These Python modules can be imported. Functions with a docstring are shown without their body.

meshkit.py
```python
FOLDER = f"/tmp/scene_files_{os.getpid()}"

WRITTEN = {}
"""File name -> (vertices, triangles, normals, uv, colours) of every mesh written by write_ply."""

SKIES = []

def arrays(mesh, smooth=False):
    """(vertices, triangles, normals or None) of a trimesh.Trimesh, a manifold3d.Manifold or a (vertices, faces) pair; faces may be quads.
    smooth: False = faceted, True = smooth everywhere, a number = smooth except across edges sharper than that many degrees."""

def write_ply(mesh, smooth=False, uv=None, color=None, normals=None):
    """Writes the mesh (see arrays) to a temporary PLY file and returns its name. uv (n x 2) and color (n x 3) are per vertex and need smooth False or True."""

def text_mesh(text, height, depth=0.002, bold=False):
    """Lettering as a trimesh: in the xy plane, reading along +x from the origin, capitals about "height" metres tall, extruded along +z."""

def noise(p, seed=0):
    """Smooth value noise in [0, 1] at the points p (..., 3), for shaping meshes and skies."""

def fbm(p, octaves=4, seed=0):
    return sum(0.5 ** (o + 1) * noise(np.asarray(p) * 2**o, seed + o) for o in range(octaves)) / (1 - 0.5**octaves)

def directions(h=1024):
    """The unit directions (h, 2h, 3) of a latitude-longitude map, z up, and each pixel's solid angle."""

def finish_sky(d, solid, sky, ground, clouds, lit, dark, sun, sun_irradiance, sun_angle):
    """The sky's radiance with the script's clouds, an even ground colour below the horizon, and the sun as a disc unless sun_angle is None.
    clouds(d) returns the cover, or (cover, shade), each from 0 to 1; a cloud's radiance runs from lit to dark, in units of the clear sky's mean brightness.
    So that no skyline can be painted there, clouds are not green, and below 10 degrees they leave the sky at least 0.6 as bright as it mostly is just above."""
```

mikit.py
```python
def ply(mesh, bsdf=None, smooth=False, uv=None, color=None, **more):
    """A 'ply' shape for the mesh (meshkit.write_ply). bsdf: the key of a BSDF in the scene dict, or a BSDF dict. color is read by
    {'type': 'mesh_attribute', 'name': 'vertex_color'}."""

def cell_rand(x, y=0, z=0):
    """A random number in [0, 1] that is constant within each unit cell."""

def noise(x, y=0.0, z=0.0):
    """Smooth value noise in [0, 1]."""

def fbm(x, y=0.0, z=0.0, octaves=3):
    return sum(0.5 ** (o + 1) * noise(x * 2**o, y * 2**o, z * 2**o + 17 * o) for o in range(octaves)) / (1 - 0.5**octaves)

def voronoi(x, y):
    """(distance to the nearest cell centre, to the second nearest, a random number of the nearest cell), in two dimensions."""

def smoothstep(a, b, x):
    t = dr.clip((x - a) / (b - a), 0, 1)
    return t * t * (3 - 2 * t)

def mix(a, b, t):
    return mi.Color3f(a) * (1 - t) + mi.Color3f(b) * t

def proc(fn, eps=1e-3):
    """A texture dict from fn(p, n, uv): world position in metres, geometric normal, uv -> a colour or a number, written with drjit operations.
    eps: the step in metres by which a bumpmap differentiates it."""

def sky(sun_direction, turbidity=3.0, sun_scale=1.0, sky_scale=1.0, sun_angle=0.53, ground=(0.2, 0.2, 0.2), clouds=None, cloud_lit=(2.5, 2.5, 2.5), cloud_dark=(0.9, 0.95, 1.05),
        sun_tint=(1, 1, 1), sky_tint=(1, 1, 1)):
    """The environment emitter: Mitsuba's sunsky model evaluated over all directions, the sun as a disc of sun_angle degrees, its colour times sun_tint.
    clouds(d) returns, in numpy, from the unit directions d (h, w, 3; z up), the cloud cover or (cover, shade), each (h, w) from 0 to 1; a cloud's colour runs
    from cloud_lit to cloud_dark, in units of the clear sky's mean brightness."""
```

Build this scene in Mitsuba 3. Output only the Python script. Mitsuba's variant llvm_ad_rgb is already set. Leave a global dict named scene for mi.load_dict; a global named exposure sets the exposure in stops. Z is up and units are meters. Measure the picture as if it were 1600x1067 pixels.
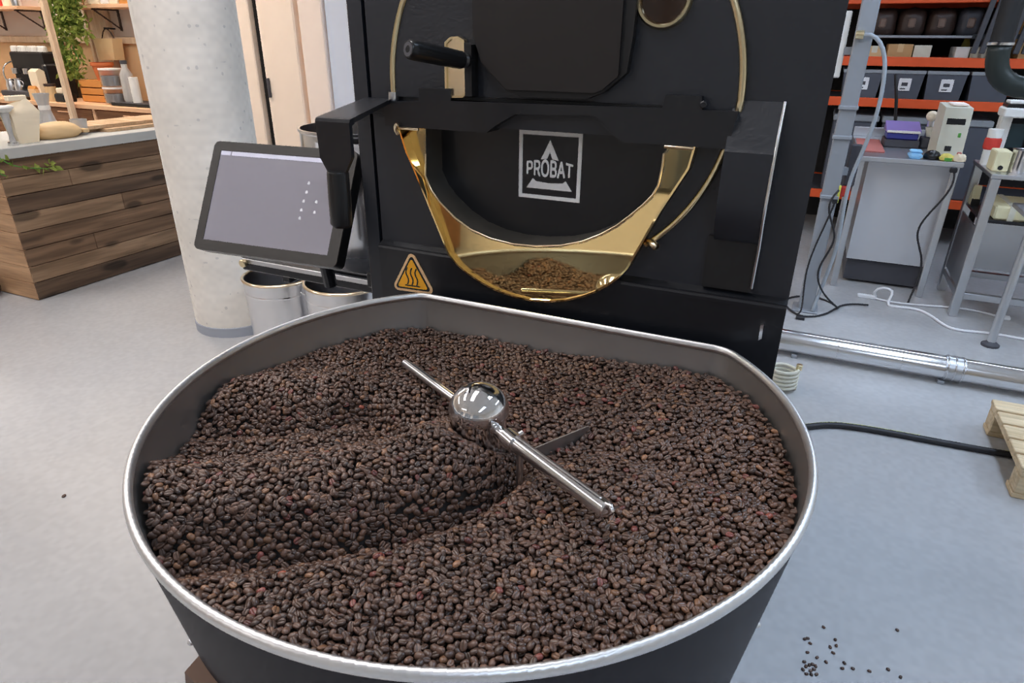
import math, numpy as np, trimesh, mitsuba as mi, mikit, meshkit
import drjit as dr
import manifold3d as m3
from shapely.geometry import Polygon, Point, LineString, box as sbox
from shapely.ops import unary_union
from shapely import affinity
T = mi.ScalarTransform4f
scene, labels = {}, {}
rng = np.random.RandomState(7)

# ------------------------------------------------------------------ camera, daylight, lamps, exposure
# x runs along the roaster's front, y into the room, z up; the camera stands at x = y = 0
EYE = np.array([0, 0, 1.55])
FWD, DOWN = np.array([-0.3733, 0.8268, -0.4211]), np.array([0.182, -0.380, -0.907])
scene['camera'] = {'type': 'perspective', 'fov': 2 * math.degrees(math.atan(800 / 1008.67)), 'fov_axis': 'x', 'near_clip': 0.02, 'far_clip': 60,
                   'to_world': T().look_at(origin=EYE.tolist(), target=(EYE + FWD).tolist(), up=(-DOWN).tolist())}
exposure = 0.55
scene['daylight'] = mikit.sky([-0.3, -0.6, 0.75], turbidity=4.0, sun_scale=0.0, sky_scale=0.7, ground=(0.3, 0.3, 0.3),
                              clouds=lambda d: 0.75 + 0.0 * d[..., 2], cloud_lit=(1.5, 1.55, 1.65), cloud_dark=(1.1, 1.15, 1.25))
COOL, WARM, NEUT = (0.76, 0.96, 1.24), (1.10, 0.97, 0.84), (1.03, 0.99, 0.99)
CEIL = 3.4
LAMPS = [  # x, y, width, depth, colour, strength
    (0.9, 2.6, 0.5, 2.4, COOL, 9), (3.4, 3.4, 0.5, 2.4, COOL, 9), (1.2, 6.3, 2.4, 0.35, COOL, 8),
    (1.6, -1.6, 0.5, 2.4, COOL, 6), (-1.0, 0.7, 0.5, 1.8, NEUT, 8), (-3.6, -3.4, 2.4, 0.5, NEUT, 8), (-2.6, 1.0, 0.5, 2.4, NEUT, 8), (-5.6, 0.2, 0.5, 2.4, NEUT, 8),
    (-5.4, 3.4, 1.6, 0.4, WARM, 17), (-8.0, 4.0, 1.8, 0.4, WARM, 16)]

# ------------------------------------------------------------------ materials
def srgb(r, g, b):
    return [float(((c / 255 + 0.055) / 1.055) ** 2.4 if c > 10 else c / 255 / 12.92) for c in (r, g, b)]
def C3(c): return {'type': 'rgb', 'value': list(map(float, c))}
def pr(name, col, rough=0.5, metal=0.0, spec=0.5, **k):
    scene[name] = {'type': 'twosided', 'bsdf': {'type': 'principled', 'base_color': col if isinstance(col, dict) else C3(col), 'roughness': rough if isinstance(rough, dict) else float(rough),
                   'metallic': float(metal), 'specular': float(spec), **k}}
    return name
def bumped(name, col, fn, scale, rough=0.5, metal=0.0, spec=0.5, eps=1e-3, **k):
    scene[name] = {'type': 'twosided', 'bsdf': {'type': 'bumpmap', 'tex': mikit.proc(fn, eps), 'scale': float(scale),
                   'bsdf': {'type': 'principled', 'base_color': col if isinstance(col, dict) else C3(col), 'roughness': rough if isinstance(rough, dict) else float(rough), 'metallic': float(metal), 'specular': float(spec), **k}}}
    return name
N_, F_, mix, ss = mikit.noise, mikit.fbm, mikit.mix, mikit.smoothstep

def floor_col(p, n, uv):
    a = F_(p.x * 1.3, p.y * 1.3, 0, 3); b = N_(p.x * 55, p.y * 55); s = N_(p.x * 1.2 + 5, p.y * 5.0)
    c = mix((0.36, 0.36, 0.365), (0.42, 0.42, 0.425), a)
    return c * (0.93 + 0.09 * b + 0.05 * s)
scene['m_floor'] = {'type': 'twosided', 'bsdf': {'type': 'principled', 'base_color': mikit.proc(floor_col), 'roughness': 0.36, 'specular': 0.45}}
def conc_col(p, n, uv):
    a = F_(p.x * 5, p.y * 5, p.z * 5, 3); b = N_(p.x * 40, p.y * 40, p.z * 40); pit = ss(0.86, 0.92, N_(p.x * 38 + 9, p.y * 38, p.z * 38))
    c = mix((0.60, 0.565, 0.51), (0.78, 0.74, 0.68), a) * (0.92 + 0.12 * b)
    return mix(c, mi.Color3f(0.30, 0.30, 0.29), pit * 0.4)
scene['m_concrete'] = {'type': 'twosided', 'bsdf': {'type': 'principled', 'base_color': mikit.proc(conc_col), 'roughness': 0.8, 'specular': 0.25}}
pr('m_plinth', srgb(150, 155, 165), 0.6)
pr('m_wall', srgb(232, 226, 216), 0.8); pr('m_wall_cream', srgb(242, 226, 210), 0.75); pr('m_wall_pink', srgb(240, 226, 216), 0.75); pr('m_wall_blue', srgb(206, 216, 234), 0.75)
pr('m_ceiling', srgb(238, 236, 232), 0.85); pr('m_panel_grey', srgb(205, 190, 178), 0.7); pr('m_panel_tan', srgb(208, 172, 130), 0.7)
def wood(name, dark, light, ax, rough=0.6, across=30.0, knots=0.0):
    def fn(p, n, uv):
        q = [p.x, p.y, p.z]; al = q[ax]; u, v = [q[i] for i in range(3) if i != ax]
        g = F_(al * 3.0, u * across, v * across, 3); k = N_(al * 1.7 + 3, u * 9, v * 9); st = N_(al * 9, u * 120, v * 120)
        kn = ss(0.70, 0.84, N_(al * 4.2 + 11, u * 13 + 2, v * 13)) * knots
        return mix(dark, light, mi.Float(ss(0.2, 0.85, g * 0.65 + k * 0.35))) * (0.82 + 0.3 * st) * (1 - 0.62 * kn)
    scene[name] = {'type': 'twosided', 'bsdf': {'type': 'principled', 'base_color': mikit.proc(fn), 'roughness': rough, 'specular': 0.35}}
    return name
PLANKS = [wood('m_plank_mid', (0.105, 0.060, 0.034), (0.25, 0.150, 0.088), 1, knots=1.0), wood('m_plank_dark', (0.060, 0.036, 0.023), (0.16, 0.098, 0.060), 1, knots=1.0), wood('m_plank_light', (0.16, 0.097, 0.055), (0.33, 0.212, 0.128), 1, knots=1.0)]
wood('m_plank_end', (0.30, 0.17, 0.09), (0.52, 0.32, 0.18), 0); wood('m_pine', (0.55, 0.42, 0.25), (0.75, 0.62, 0.42), 0); wood('m_post_wood', (0.62, 0.46, 0.31), (0.76, 0.60, 0.44), 2)
wood('m_drawer', (0.17, 0.075, 0.035), (0.33, 0.16, 0.08), 0); wood('m_board', (0.45, 0.29, 0.16), (0.66, 0.46, 0.29), 0)
pr('m_worktop', srgb(176, 176, 172), 0.55); pr('m_shelf_wood', srgb(222, 178, 140), 0.55)

def peel(p, n, uv): return N_(p.x * 260, p.y * 260, p.z * 260)
bumped('m_black_powder', srgb(33, 36, 43), peel, 0.0004, 0.42, 0, 0.55, eps=8e-4)
pr('m_black_satin', srgb(22, 24, 29), 0.33, 0, 0.5); pr('m_black_matt', srgb(20, 19, 20), 0.6); pr('m_window_black', srgb(31, 27, 27), 0.42, 0, 0.45)
pr('m_gap', srgb(6, 6, 7), 0.8); pr('m_tray_black', srgb(24, 22, 29), 0.5, 0, 0.25)
pr('m_black_plastic', srgb(18, 19, 21), 0.3, 0, 0.5); pr('m_bezel', srgb(52, 49, 46), 0.45); pr('m_screen', srgb(134, 131, 140), 0.25, 0, 0.6, clearcoat=0.6, clearcoat_gloss=0.9)
pr('m_screen_bar', srgb(205, 205, 222), 0.35); pr('m_icon', srgb(220, 220, 225), 0.4)
pr('m_brass', (0.97, 0.74, 0.36), 0.02, 1.0); pr('m_brass_satin', (0.88, 0.74, 0.46), 0.2, 1.0); pr('m_brass_pale', (0.92, 0.76, 0.52), 0.22, 1.0)
pr('m_chrome', (0.86, 0.86, 0.87), 0.05, 1.0); pr('m_steel', (0.78, 0.78, 0.79), 0.17, 1.0); pr('m_steel_satin', (0.63, 0.64, 0.66), 0.34, 1.0); pr('m_rim', (0.86, 0.86, 0.86), 0.4, 1.0)
pr('m_tray_steel', (0.47, 0.455, 0.44), 0.45, 1.0); pr('m_sheet', srgb(205, 206, 210), 0.4, 0.5); pr('m_recess', (0.20, 0.185, 0.16), 0.42, 0.8); pr('m_galv', srgb(150, 155, 162), 0.45, 0.35); pr('m_bronze', srgb(96, 72, 58), 0.5, 0.3)
pr('m_white_print', srgb(250, 250, 250), 0.6); pr('m_sticker', srgb(238, 168, 28), 0.45); pr('m_sticker_edge', srgb(232, 190, 140), 0.5)
pr('m_orange', srgb(226, 88, 38), 0.45); pr('m_crate', srgb(78, 82, 92), 0.5); pr('m_crate_lid', srgb(140, 146, 152), 0.5); pr('m_label', srgb(225, 225, 228), 0.6); pr('m_dark_brown', srgb(58, 42, 36), 0.45); pr('m_kraft', srgb(188, 150, 104), 0.75)
pr('m_white', srgb(225, 224, 220), 0.5); pr('m_offwhite', srgb(206, 204, 188), 0.5); pr('m_beige', srgb(214, 206, 168), 0.6); pr('m_purple', srgb(136, 116, 176), 0.4); pr('m_blue', srgb(54, 58, 138), 0.4); pr('m_skyblue', srgb(140, 195, 235), 0.6)
pr('m_red', srgb(205, 60, 50), 0.5); pr('m_red_mat', srgb(176, 104, 96), 0.7); pr('m_yellow', srgb(226, 214, 110), 0.5); pr('m_green', srgb(80, 150, 60), 0.5); pr('m_teal_dark', srgb(24, 44, 48), 0.4); pr('m_grey', srgb(120, 122, 126), 0.5); pr('m_dark_grey', srgb(66, 66, 72), 0.5)
pr('m_paper', srgb(236, 222, 196), 0.75); pr('m_bag', srgb(206, 176, 132), 0.6); pr('m_terracotta', srgb(196, 108, 62), 0.7); pr('m_ochre', srgb(204, 138, 70), 0.6); pr('m_clear', srgb(176, 174, 172), 0.15, 0, 0.7)
pr('m_cable', srgb(30, 30, 34), 0.45); pr('m_cable_white', srgb(228, 230, 234), 0.45); pr('m_cable_yellow', srgb(200, 200, 90), 0.5); pr('m_hose', srgb(30, 38, 36), 0.4); pr('m_hose_grey', srgb(150, 158, 166), 0.45)
pr('m_plastic_wrap', srgb(120, 100, 90), 0.15, 0, 0.8)
scene['m_glass'] = {'type': 'thindielectric', 'int_ior': 1.5}
pr('m_sight', srgb(44, 26, 12), 0.08, 0, 0.7)
scene['m_leaf'] = {'type': 'principledthin', 'base_color': mikit.proc(lambda p, n, uv: mix((0.10, 0.17, 0.03), (0.40, 0.46, 0.12), N_(p.x * 22, p.y * 22, p.z * 22))), 'roughness': 0.5, 'diff_trans': 0.5}
scene['m_bean'] = {'type': 'twosided', 'bsdf': {'type': 'principled', 'base_color': {'type': 'mesh_attribute', 'name': 'vertex_color'}, 'roughness': 0.34, 'specular': 0.45}}
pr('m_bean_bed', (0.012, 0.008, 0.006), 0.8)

# ------------------------------------------------------------------ helpers
taken = set()
def numbered(k):
    if k not in taken:
        taken.add(k); return k
    i = 1
    while f'{k}_{i:03d}' in taken: i += 1
    taken.add(f'{k}_{i:03d}'); return f'{k}_{i:03d}'
def thing(name, label, cat, group=None):
    k = numbered(name); labels[k] = {'label': label, 'category': cat}
    if group: labels[k]['group'] = group
    return k
def part(parent, name, mesh, mat, smooth=False, label=None, **kw):
    k = numbered(parent + '__' + name); scene[k] = mikit.ply(mesh, mat, smooth=smooth, **kw)
    if label: labels[k] = {'label': label}
    return k
def solo(name, mesh, mat, label, cat, smooth=False, group=None, **kw):
    k = thing(name, label, cat, group); scene[k] = mikit.ply(mesh, mat, smooth=smooth, **kw); return k
def struct(name, mesh, mat, smooth=False, label=None):
    scene[name] = mikit.ply(mesh, mat, smooth=smooth); taken.add(name); labels[name] = {'kind': 'structure'}
    if label: labels[name]['label'] = label
    return name
def join(*ms): return trimesh.util.concatenate([to_tm(m) for m in ms])
def to_tm(m):
    if hasattr(m, 'to_mesh'):
        k = m.to_mesh(); return trimesh.Trimesh(k.vert_properties[:, :3], k.tri_verts, process=False)
    return m
def bx(x0, x1, y0, y1, z0, z1, c=0.0):
    lo, hi = np.array([x0, y0, z0], float), np.array([x1, y1, z1], float)
    if c <= 0:
        m = trimesh.creation.box(hi - lo); m.apply_translation((lo + hi) / 2); return m
    c = min(c, 0.49 * (hi - lo).min()); P = []
    for sx in (0, 1):
        for sy in (0, 1):
            for sz in (0, 1):
                b = np.where([sx, sy, sz], hi, lo); s = np.where([sx, sy, sz], -1, 1)
                for k in range(3):
                    q = b + s * c; q[k] = b[k]; P.append(q)
    return trimesh.convex.convex_hull(np.array(P))
def place(m, x=0, y=0, z=0, rz=0, rx=0, ry=0):
    m = to_tm(m).copy()
    M = trimesh.transformations.euler_matrix(math.radians(rx), math.radians(ry), math.radians(rz), 'sxyz'); M[:3, 3] = (x, y, z)
    m.apply_transform(M); return m
def tube(pts, r, n=10, closed=False, caps=True):
    P = np.asarray(pts, float); L = len(P); R = np.broadcast_to(np.asarray(r, float), (L,))
    tan = np.gradient(P, axis=0) if not closed else np.roll(P, -1, 0) - np.roll(P, 1, 0)
    tan /= np.linalg.norm(tan, axis=1, keepdims=True) + 1e-12
    a = np.array([0, 0, 1.]) if abs(tan[0, 2]) < 0.9 else np.array([1., 0, 0]); V = []
    for i in range(L):
        a = a - tan[i] * (a @ tan[i]); a /= np.linalg.norm(a); b = np.cross(tan[i], a)
        t = np.arange(n) / n * 2 * np.pi
        V.append(P[i] + R[i] * (np.cos(t)[:, None] * a + np.sin(t)[:, None] * b))
    V = np.vstack(V); F = []
    for i in range(L if closed else L - 1):
        j = (i + 1) % L
        for k in range(n):
            k2 = (k + 1) % n; F += [[i * n + k, i * n + k2, j * n + k2], [i * n + k, j * n + k2, j * n + k]]
    if caps and not closed:
        V = np.vstack([V, P[0], P[-1]]); c0, c1 = len(V) - 2, len(V) - 1
        for k in range(n):
            k2 = (k + 1) % n; F += [[c0, k2, k], [c1, (L - 1) * n + k, (L - 1) * n + k2]]
    return trimesh.Trimesh(V, np.array(F), process=False)
def curve(pts, n=24):
    from scipy.interpolate import CubicSpline
    P = np.asarray(pts, float); t = np.r_[0, np.cumsum(np.linalg.norm(np.diff(P, axis=0), axis=1))]
    return CubicSpline(t, P)(np.linspace(0, t[-1], n))
def lathe(prof, n=32, x=0, y=0, z=0):
    P = np.asarray(prof, float); t = np.arange(n) / n * 2 * np.pi; L = len(P)
    V = np.stack([P[:, None, 0] * np.cos(t), P[:, None, 0] * np.sin(t), np.broadcast_to(P[:, None, 1], (L, n))], -1).reshape(-1, 3) + [x, y, z]; F = []
    for i in range(L - 1):
        for k in range(n):
            k2 = (k + 1) % n; a, b, c, d = i * n + k, i * n + k2, (i + 1) * n + k2, (i + 1) * n + k
            if P[i, 0] > 1e-9: F.append([a, b, c])
            if P[i + 1, 0] > 1e-9: F.append([a, c, d])
    m = trimesh.Trimesh(V, np.array(F), process=False); return m
def cyl(r, z0, z1, n=24, x=0, y=0, c=0.002):
    return lathe([(0, z0), (r - c, z0), (r, z0 + c), (r, z1 - c), (r - c, z1), (0, z1)], n, x, y)
def extrude(poly, h):
    """shapely polygon(s) in x, y -> prism from z = 0 to h"""
    polys = [poly] if poly.geom_type == 'Polygon' else list(poly.geoms); rings = []
    for p in polys:
        rings.append(np.array(p.exterior.coords)[:-1]); rings += [np.array(i.coords)[:-1] for i in p.interiors]
    return to_tm(m3.CrossSection([np.ascontiguousarray(r) for r in rings], m3.FillRule.EvenOdd).extrude(h))
MX, MY = -0.635, 1.082              # the roaster's own origin: u along its front, d into it
def plate(poly, d0, d1):
    """upright plate of the roaster: polygon in (u, z), from depth d0 (front) to d1"""
    m = extrude(poly, d1 - d0); V = m.vertices.copy()
    m.vertices = np.c_[MX + V[:, 0], MY + d1 - V[:, 2], V[:, 1]]; return m
def xz(poly, y0, y1):
    m = extrude(poly, y1 - y0); V = m.vertices.copy(); m.vertices = np.c_[V[:, 0], y1 - V[:, 2], V[:, 1]]; return m
def U(u, d, z): return np.array([MX + u, MY + d, z])
def rod(a, b, r, n=12): return tube(np.array([a, (np.array(a) + b) / 2, b]), r, n)

# ------------------------------------------------------------------ the room
X0, X1, Y0, Y1 = -10.5, 5.2, -5.0, 7.5
struct('floor', bx(X0, X1, Y0, Y1, -0.1, 0), 'm_floor', label='smooth pale grey vinyl floor')
struct('ceiling', bx(X0, X1, Y0, Y1, CEIL, CEIL + 0.1), 'm_ceiling')
struct('wall_left', bx(X0 - 0.1, X0, Y0, Y1, 0, CEIL), 'm_wall'); struct('wall_right', bx(X1, X1 + 0.1, Y0, Y1, 0, CEIL), 'm_wall')
struct('wall_back', bx(-3.6, X1, Y1, Y1 + 0.1, 0, CEIL), 'm_wall'); struct('wall_back_left', bx(X0, -3.6, 5.4, 5.5, 0, CEIL), 'm_wall_cream'); struct('wall_return', bx(-3.6, -3.5, 5.4, Y1, 0, CEIL), 'm_wall_blue')
WIN = [(-9.6, -7.2), (-6.4, -4.0), (-3.2, -0.8), (0.2, 2.6)]
holes = [sbox(a, 0.9, b, 2.8) for a, b in WIN]
struct('wall_front', xz(sbox(X0, 0, X1, CEIL).difference(unary_union(holes)), Y0 - 0.15, Y0), 'm_wall')
for i, (a, b) in enumerate(WIN):
    w = f'window_{i + 1}'
    fr = sbox(a, 0.9, b, 2.8).difference(unary_union([sbox(a + 0.06 + k * (b - a - 0.06) / 3, 0.96, a + (k + 1) * (b - a - 0.06) / 3, 2.74) for k in range(3)]))
    struct(w, xz(fr, Y0 - 0.11, Y0 - 0.05), 'm_black_satin')
    for k in range(3): part(w, 'pane', bx(a + 0.06 + k * (b - a - 0.06) / 3, a + (k + 1) * (b - a - 0.06) / 3, Y0 - 0.082, Y0 - 0.078, 0.96, 2.74), 'm_glass')
WHERE = ['right of the roaster', 'over the far right of the workshop', 'over the rack in the back', 'behind the viewer on the right', 'over the cooling tray', 'behind the viewer near the windows', 'between the tray and the column', 'over the open floor at left', 'over the plank counter', 'over the back counter']
for (x, y, w, d, c, s), wh in zip(LAMPS, WHERE):
    k = thing('ceiling_lamp', 'flat rectangular lamp panel on the ceiling ' + wh, 'lamp', 'lamp panels on the ceiling')
    part(k, 'frame', bx(x - w / 2 - 0.03, x + w / 2 + 0.03, y - d / 2 - 0.03, y + d / 2 + 0.03, CEIL - 0.03, CEIL), 'm_white')
    V = np.array([[x - w / 2, y - d / 2, CEIL - 0.034], [x + w / 2, y - d / 2, CEIL - 0.034], [x + w / 2, y + d / 2, CEIL - 0.034], [x - w / 2, y + d / 2, CEIL - 0.034]])
    scene[k + '__diffuser'] = {**mikit.ply((V, np.array([[0, 2, 1], [0, 3, 2]])), 'm_white'), 'emitter': {'type': 'area', 'radiance': C3([s * q for q in c])}}

# concrete column
k = thing('concrete_column', 'round pale concrete column between the wooden counter and the touchscreen', 'column')
part(k, 'shaft', lathe([(0.243, 0.05), (0.243, 1.2), (0.243, CEIL)], 64, -2.977, 2.601), 'm_concrete', True)
part(k, 'base_ring', lathe([(0.247, 0.0), (0.247, 0.055), (0.243, 0.058)], 64, -2.977, 2.601), 'm_plinth', 40, label='blue-grey ring at the foot')

# wall panelling behind the bar
for x0, x1 in ((-10.4, -8.35), (-8.25, -7.6), (-7.3, -6.1)):
    part('wall_back_left', 'upper_panel', bx(x0, x1, 5.375, 5.4, 1.56, 3.3, 0.004), 'm_panel_grey'); part('wall_back_left', 'lower_panel', bx(x0, x1, 5.37, 5.4, 0.9, 1.49, 0.004), 'm_panel_tan')
part('wall_back_left', 'rail', bx(-10.4, -6.0, 5.33, 5.4, 1.49, 1.56, 0.006), 'm_post_wood')
part('wall_back_left', 'post', bx(-7.6, -7.33, 5.32, 5.4, 0.0, CEIL, 0.006), 'm_post_wood'); part('wall_back_left', 'post', bx(-7.64, -7.60, 5.30, 5.4, 0.0, CEIL, 0.004), 'm_post_wood')
struct('trim_1', bx(-7.335, -7.275, 4.66, 4.72, 0, CEIL, 0.008), 'm_post_wood', label='slim light wooden post in front of the back counter')
struct('trim_2', bx(-5.52, -5.22, 5.3, 5.4, 0, CEIL, 0.01), 'm_wall_cream'); struct('trim_3', bx(-5.21, -5.13, 5.36, 5.405, 0, CEIL), 'm_gap', label='narrow black gap beside the cream door panel')
struct('door_1', bx(-5.13, -4.68, 5.31, 5.4, 0, CEIL - 0.02, 0.012), 'm_wall_cream', label='tall cream door panel')
part('door_1', 'handle', bx(-5.10, -5.075, 5.28, 5.312, 1.02, 1.2, 0.006), 'm_dark_grey')
struct('trim_4', bx(-4.64, -4.36, 5.33, 5.4, 0, CEIL, 0.01), 'm_wall_pink'); struct('trim_5', bx(-4.35, -3.6, 5.36, 5.4, 0, CEIL, 0.01), 'm_wall_blue')

# ------------------------------------------------------------------ coffee roaster
lip = Polygon([(-0.109, 1.400), (-0.094, 1.352), (-0.08, 1.324), (-0.006, 1.156), (0.014, 1.136), (0.038, 1.121), (0.070, 1.106), (0.103, 1.095), (0.140, 1.089), (0.174, 1.087), (0.215, 1.091), (0.248, 1.099), (0.28, 1.112), (0.306, 1.126), (0.328, 1.142), (0.347, 1.160), (0.362, 1.180), (0.409, 1.287), (0.449, 1.364), (0.455, 1.400)])
inner = Polygon([(-0.0660, 1.41), (-0.0665, 1.347), (-0.067, 1.304), (-0.053, 1.277), (-0.033, 1.255), (0.0, 1.229), (0.039, 1.208), (0.082, 1.196), (0.130, 1.191), (0.178, 1.193), (0.230, 1.201), (0.272, 1.214), (0.305, 1.231), (0.334, 1.251), (0.356, 1.271), (0.377, 1.292), (0.392, 1.310), (0.400, 1.328), (0.403, 1.358), (0.403, 1.381), (0.409, 1.391), (0.416, 1.41)])
roaster = thing('coffee_roaster', 'large black coffee roasting machine with polished brass trim behind the cooling tray', 'coffee roaster')
def rp(name, mesh, mat, smooth=False, label=None, parent=None): return part(parent or roaster, name, mesh, mat, smooth, label)
rp('body', bx(MX - 0.212, MX + 0.625, MY + 0.165, MY + 1.25, 0.09, 1.80, 0.02), 'm_black_powder')
fo = sbox(-0.228, 0.06, 0.64, 1.86)
rp('front_frame', plate(fo.buffer(-0.012).buffer(0.012).difference(sbox(-0.196, 0.10, 0.660, 1.84)), 0.05, 0.18), 'm_black_powder')
rp('side_edge', tube([U(-0.226, 0.057, 0.08), U(-0.226, 0.057, 1), U(-0.226, 0.057, 1.85)], 0.007, 10), 'm_black_satin', True)
cut = lip.buffer(0.004)
rp('front_panel', plate(sbox(-0.188, 1.150, 0.640, 1.83).difference(cut), 0.05, 0.175), 'm_black_powder')
low = sbox(-0.188, 0.10, 0.640, 1.150).difference(cut)
rp('lower_panel', plate(low, 0.034, 0.175), 'm_black_satin')
for a, b in ((-0.188, -0.004), (0.352, 0.640)):
    V = trimesh.convex.convex_hull(np.array([U(u, d, z) for u in (a, b) for d, z in ((0.032, 1.144), (0.034, 1.148), (0.05, 1.157), (0.05, 1.140), (0.032, 1.138))]))
    rp('ledge', V, 'm_black_satin', False, 'narrow ledge that catches the light')
# drum front with its brass ring
CX, CZ, CR = 0.193, 1.472, 0.322
th = np.radians(np.linspace(0, 360, 97))
rp('drum_front', plate(Point(CX, CZ).buffer(CR - 0.004, 48).intersection(sbox(-1, 1.452, 2, 3)), 0.041, 0.052), 'm_black_powder')
def arc(a0, a1, r=CR, d=0.042, n=60): return np.array([U(CX + r * math.cos(math.radians(a)), d, CZ + r * math.sin(math.radians(a))) for a in np.linspace(a0, a1, n)])
rp('trim_ring', tube(arc(-3.2, 184), 0.0062, 10), 'm_brass_satin', True, 'pale brass bead around the drum front')
rp('trim_ring', tube(arc(-52, -13, 0.318, 0.040, 24), 0.0052, 10), 'm_brass_satin', True)
rp('ring_cap', place(lathe([(0, -0.004), (0.0095, -0.004), (0.0105, 0), (0.0095, 0.012), (0, 0.012)], 16), *U(CX - CR, 0.04, 1.448)), 'm_steel', 40)
# hinge hood across the drum front
hood = Polygon([(-0.142, 1.398), (0.080, 1.398), (0.099, 1.412), (0.137, 1.433), (0.285, 1.438), (0.315, 1.413), (0.335, 1.398), (0.508, 1.398), (0.516, 1.455), (0.461, 1.455), (0.458, 1.475), (0.401, 1.475), (0.398, 1.455), (0.007, 1.450), (0.008, 1.471), (-0.061, 1.470), (-0.062, 1.447), (-0.142, 1.442)])
rp('hinge_hood', plate(hood, 0.024, 0.075), 'm_black_satin')
rp('seam', plate(sbox(0.008, 1.4515, 0.398, 1.4575), 0.032, 0.045), 'm_gap')
for u in (0.463,): rp('hinge_pin', place(lathe([(0, 0), (0.006, 0), (0.006, 0.008), (0.004, 0.010), (0, 0.010)], 14), *U(u, 0.026, 1.463), rx=90), 'm_black_satin', 40)
# brass chute: sloping mirror sheet with a folded lip
def md(z): return 0.030 + (z - 1.10) * math.tan(math.radians(4.0))
sheet = extrude(lip.buffer(0.002).difference(inner), 0.002); V = sheet.vertices.copy(); dd = np.array([md(z) for z in V[:, 1]]) + (0.002 - V[:, 2])
sheet.vertices = np.c_[MX + V[:, 0], MY + dd, V[:, 1]]
ch = rp('chute', sheet, 'm_brass', False, 'polished brass sheet that mirrors the beans')
rp('lip', plate(lip.buffer(0.0035).difference(lip).difference(sbox(-1, 1.3985, 2, 3)), 0.022, 0.095), 'm_brass', False, None, ch)
edge = np.array(inner.exterior.coords)[1:-3]; 
rp('opening_edge', tube(np.array([U(a, md(b) - 0.001, b) for a, b in edge]), 0.0022, 8), 'm_brass_pale', True, None, ch)
for u0, u1 in ((-0.110, -0.066), (0.408, 0.456)): rp('top_fold', tube([U(u0, 0.0235, 1.3955), U((u0 + u1) / 2, 0.0235, 1.3955), U(u1, 0.0235, 1.3955)], 0.0028, 8), 'm_brass_pale', True, None, ch)
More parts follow.
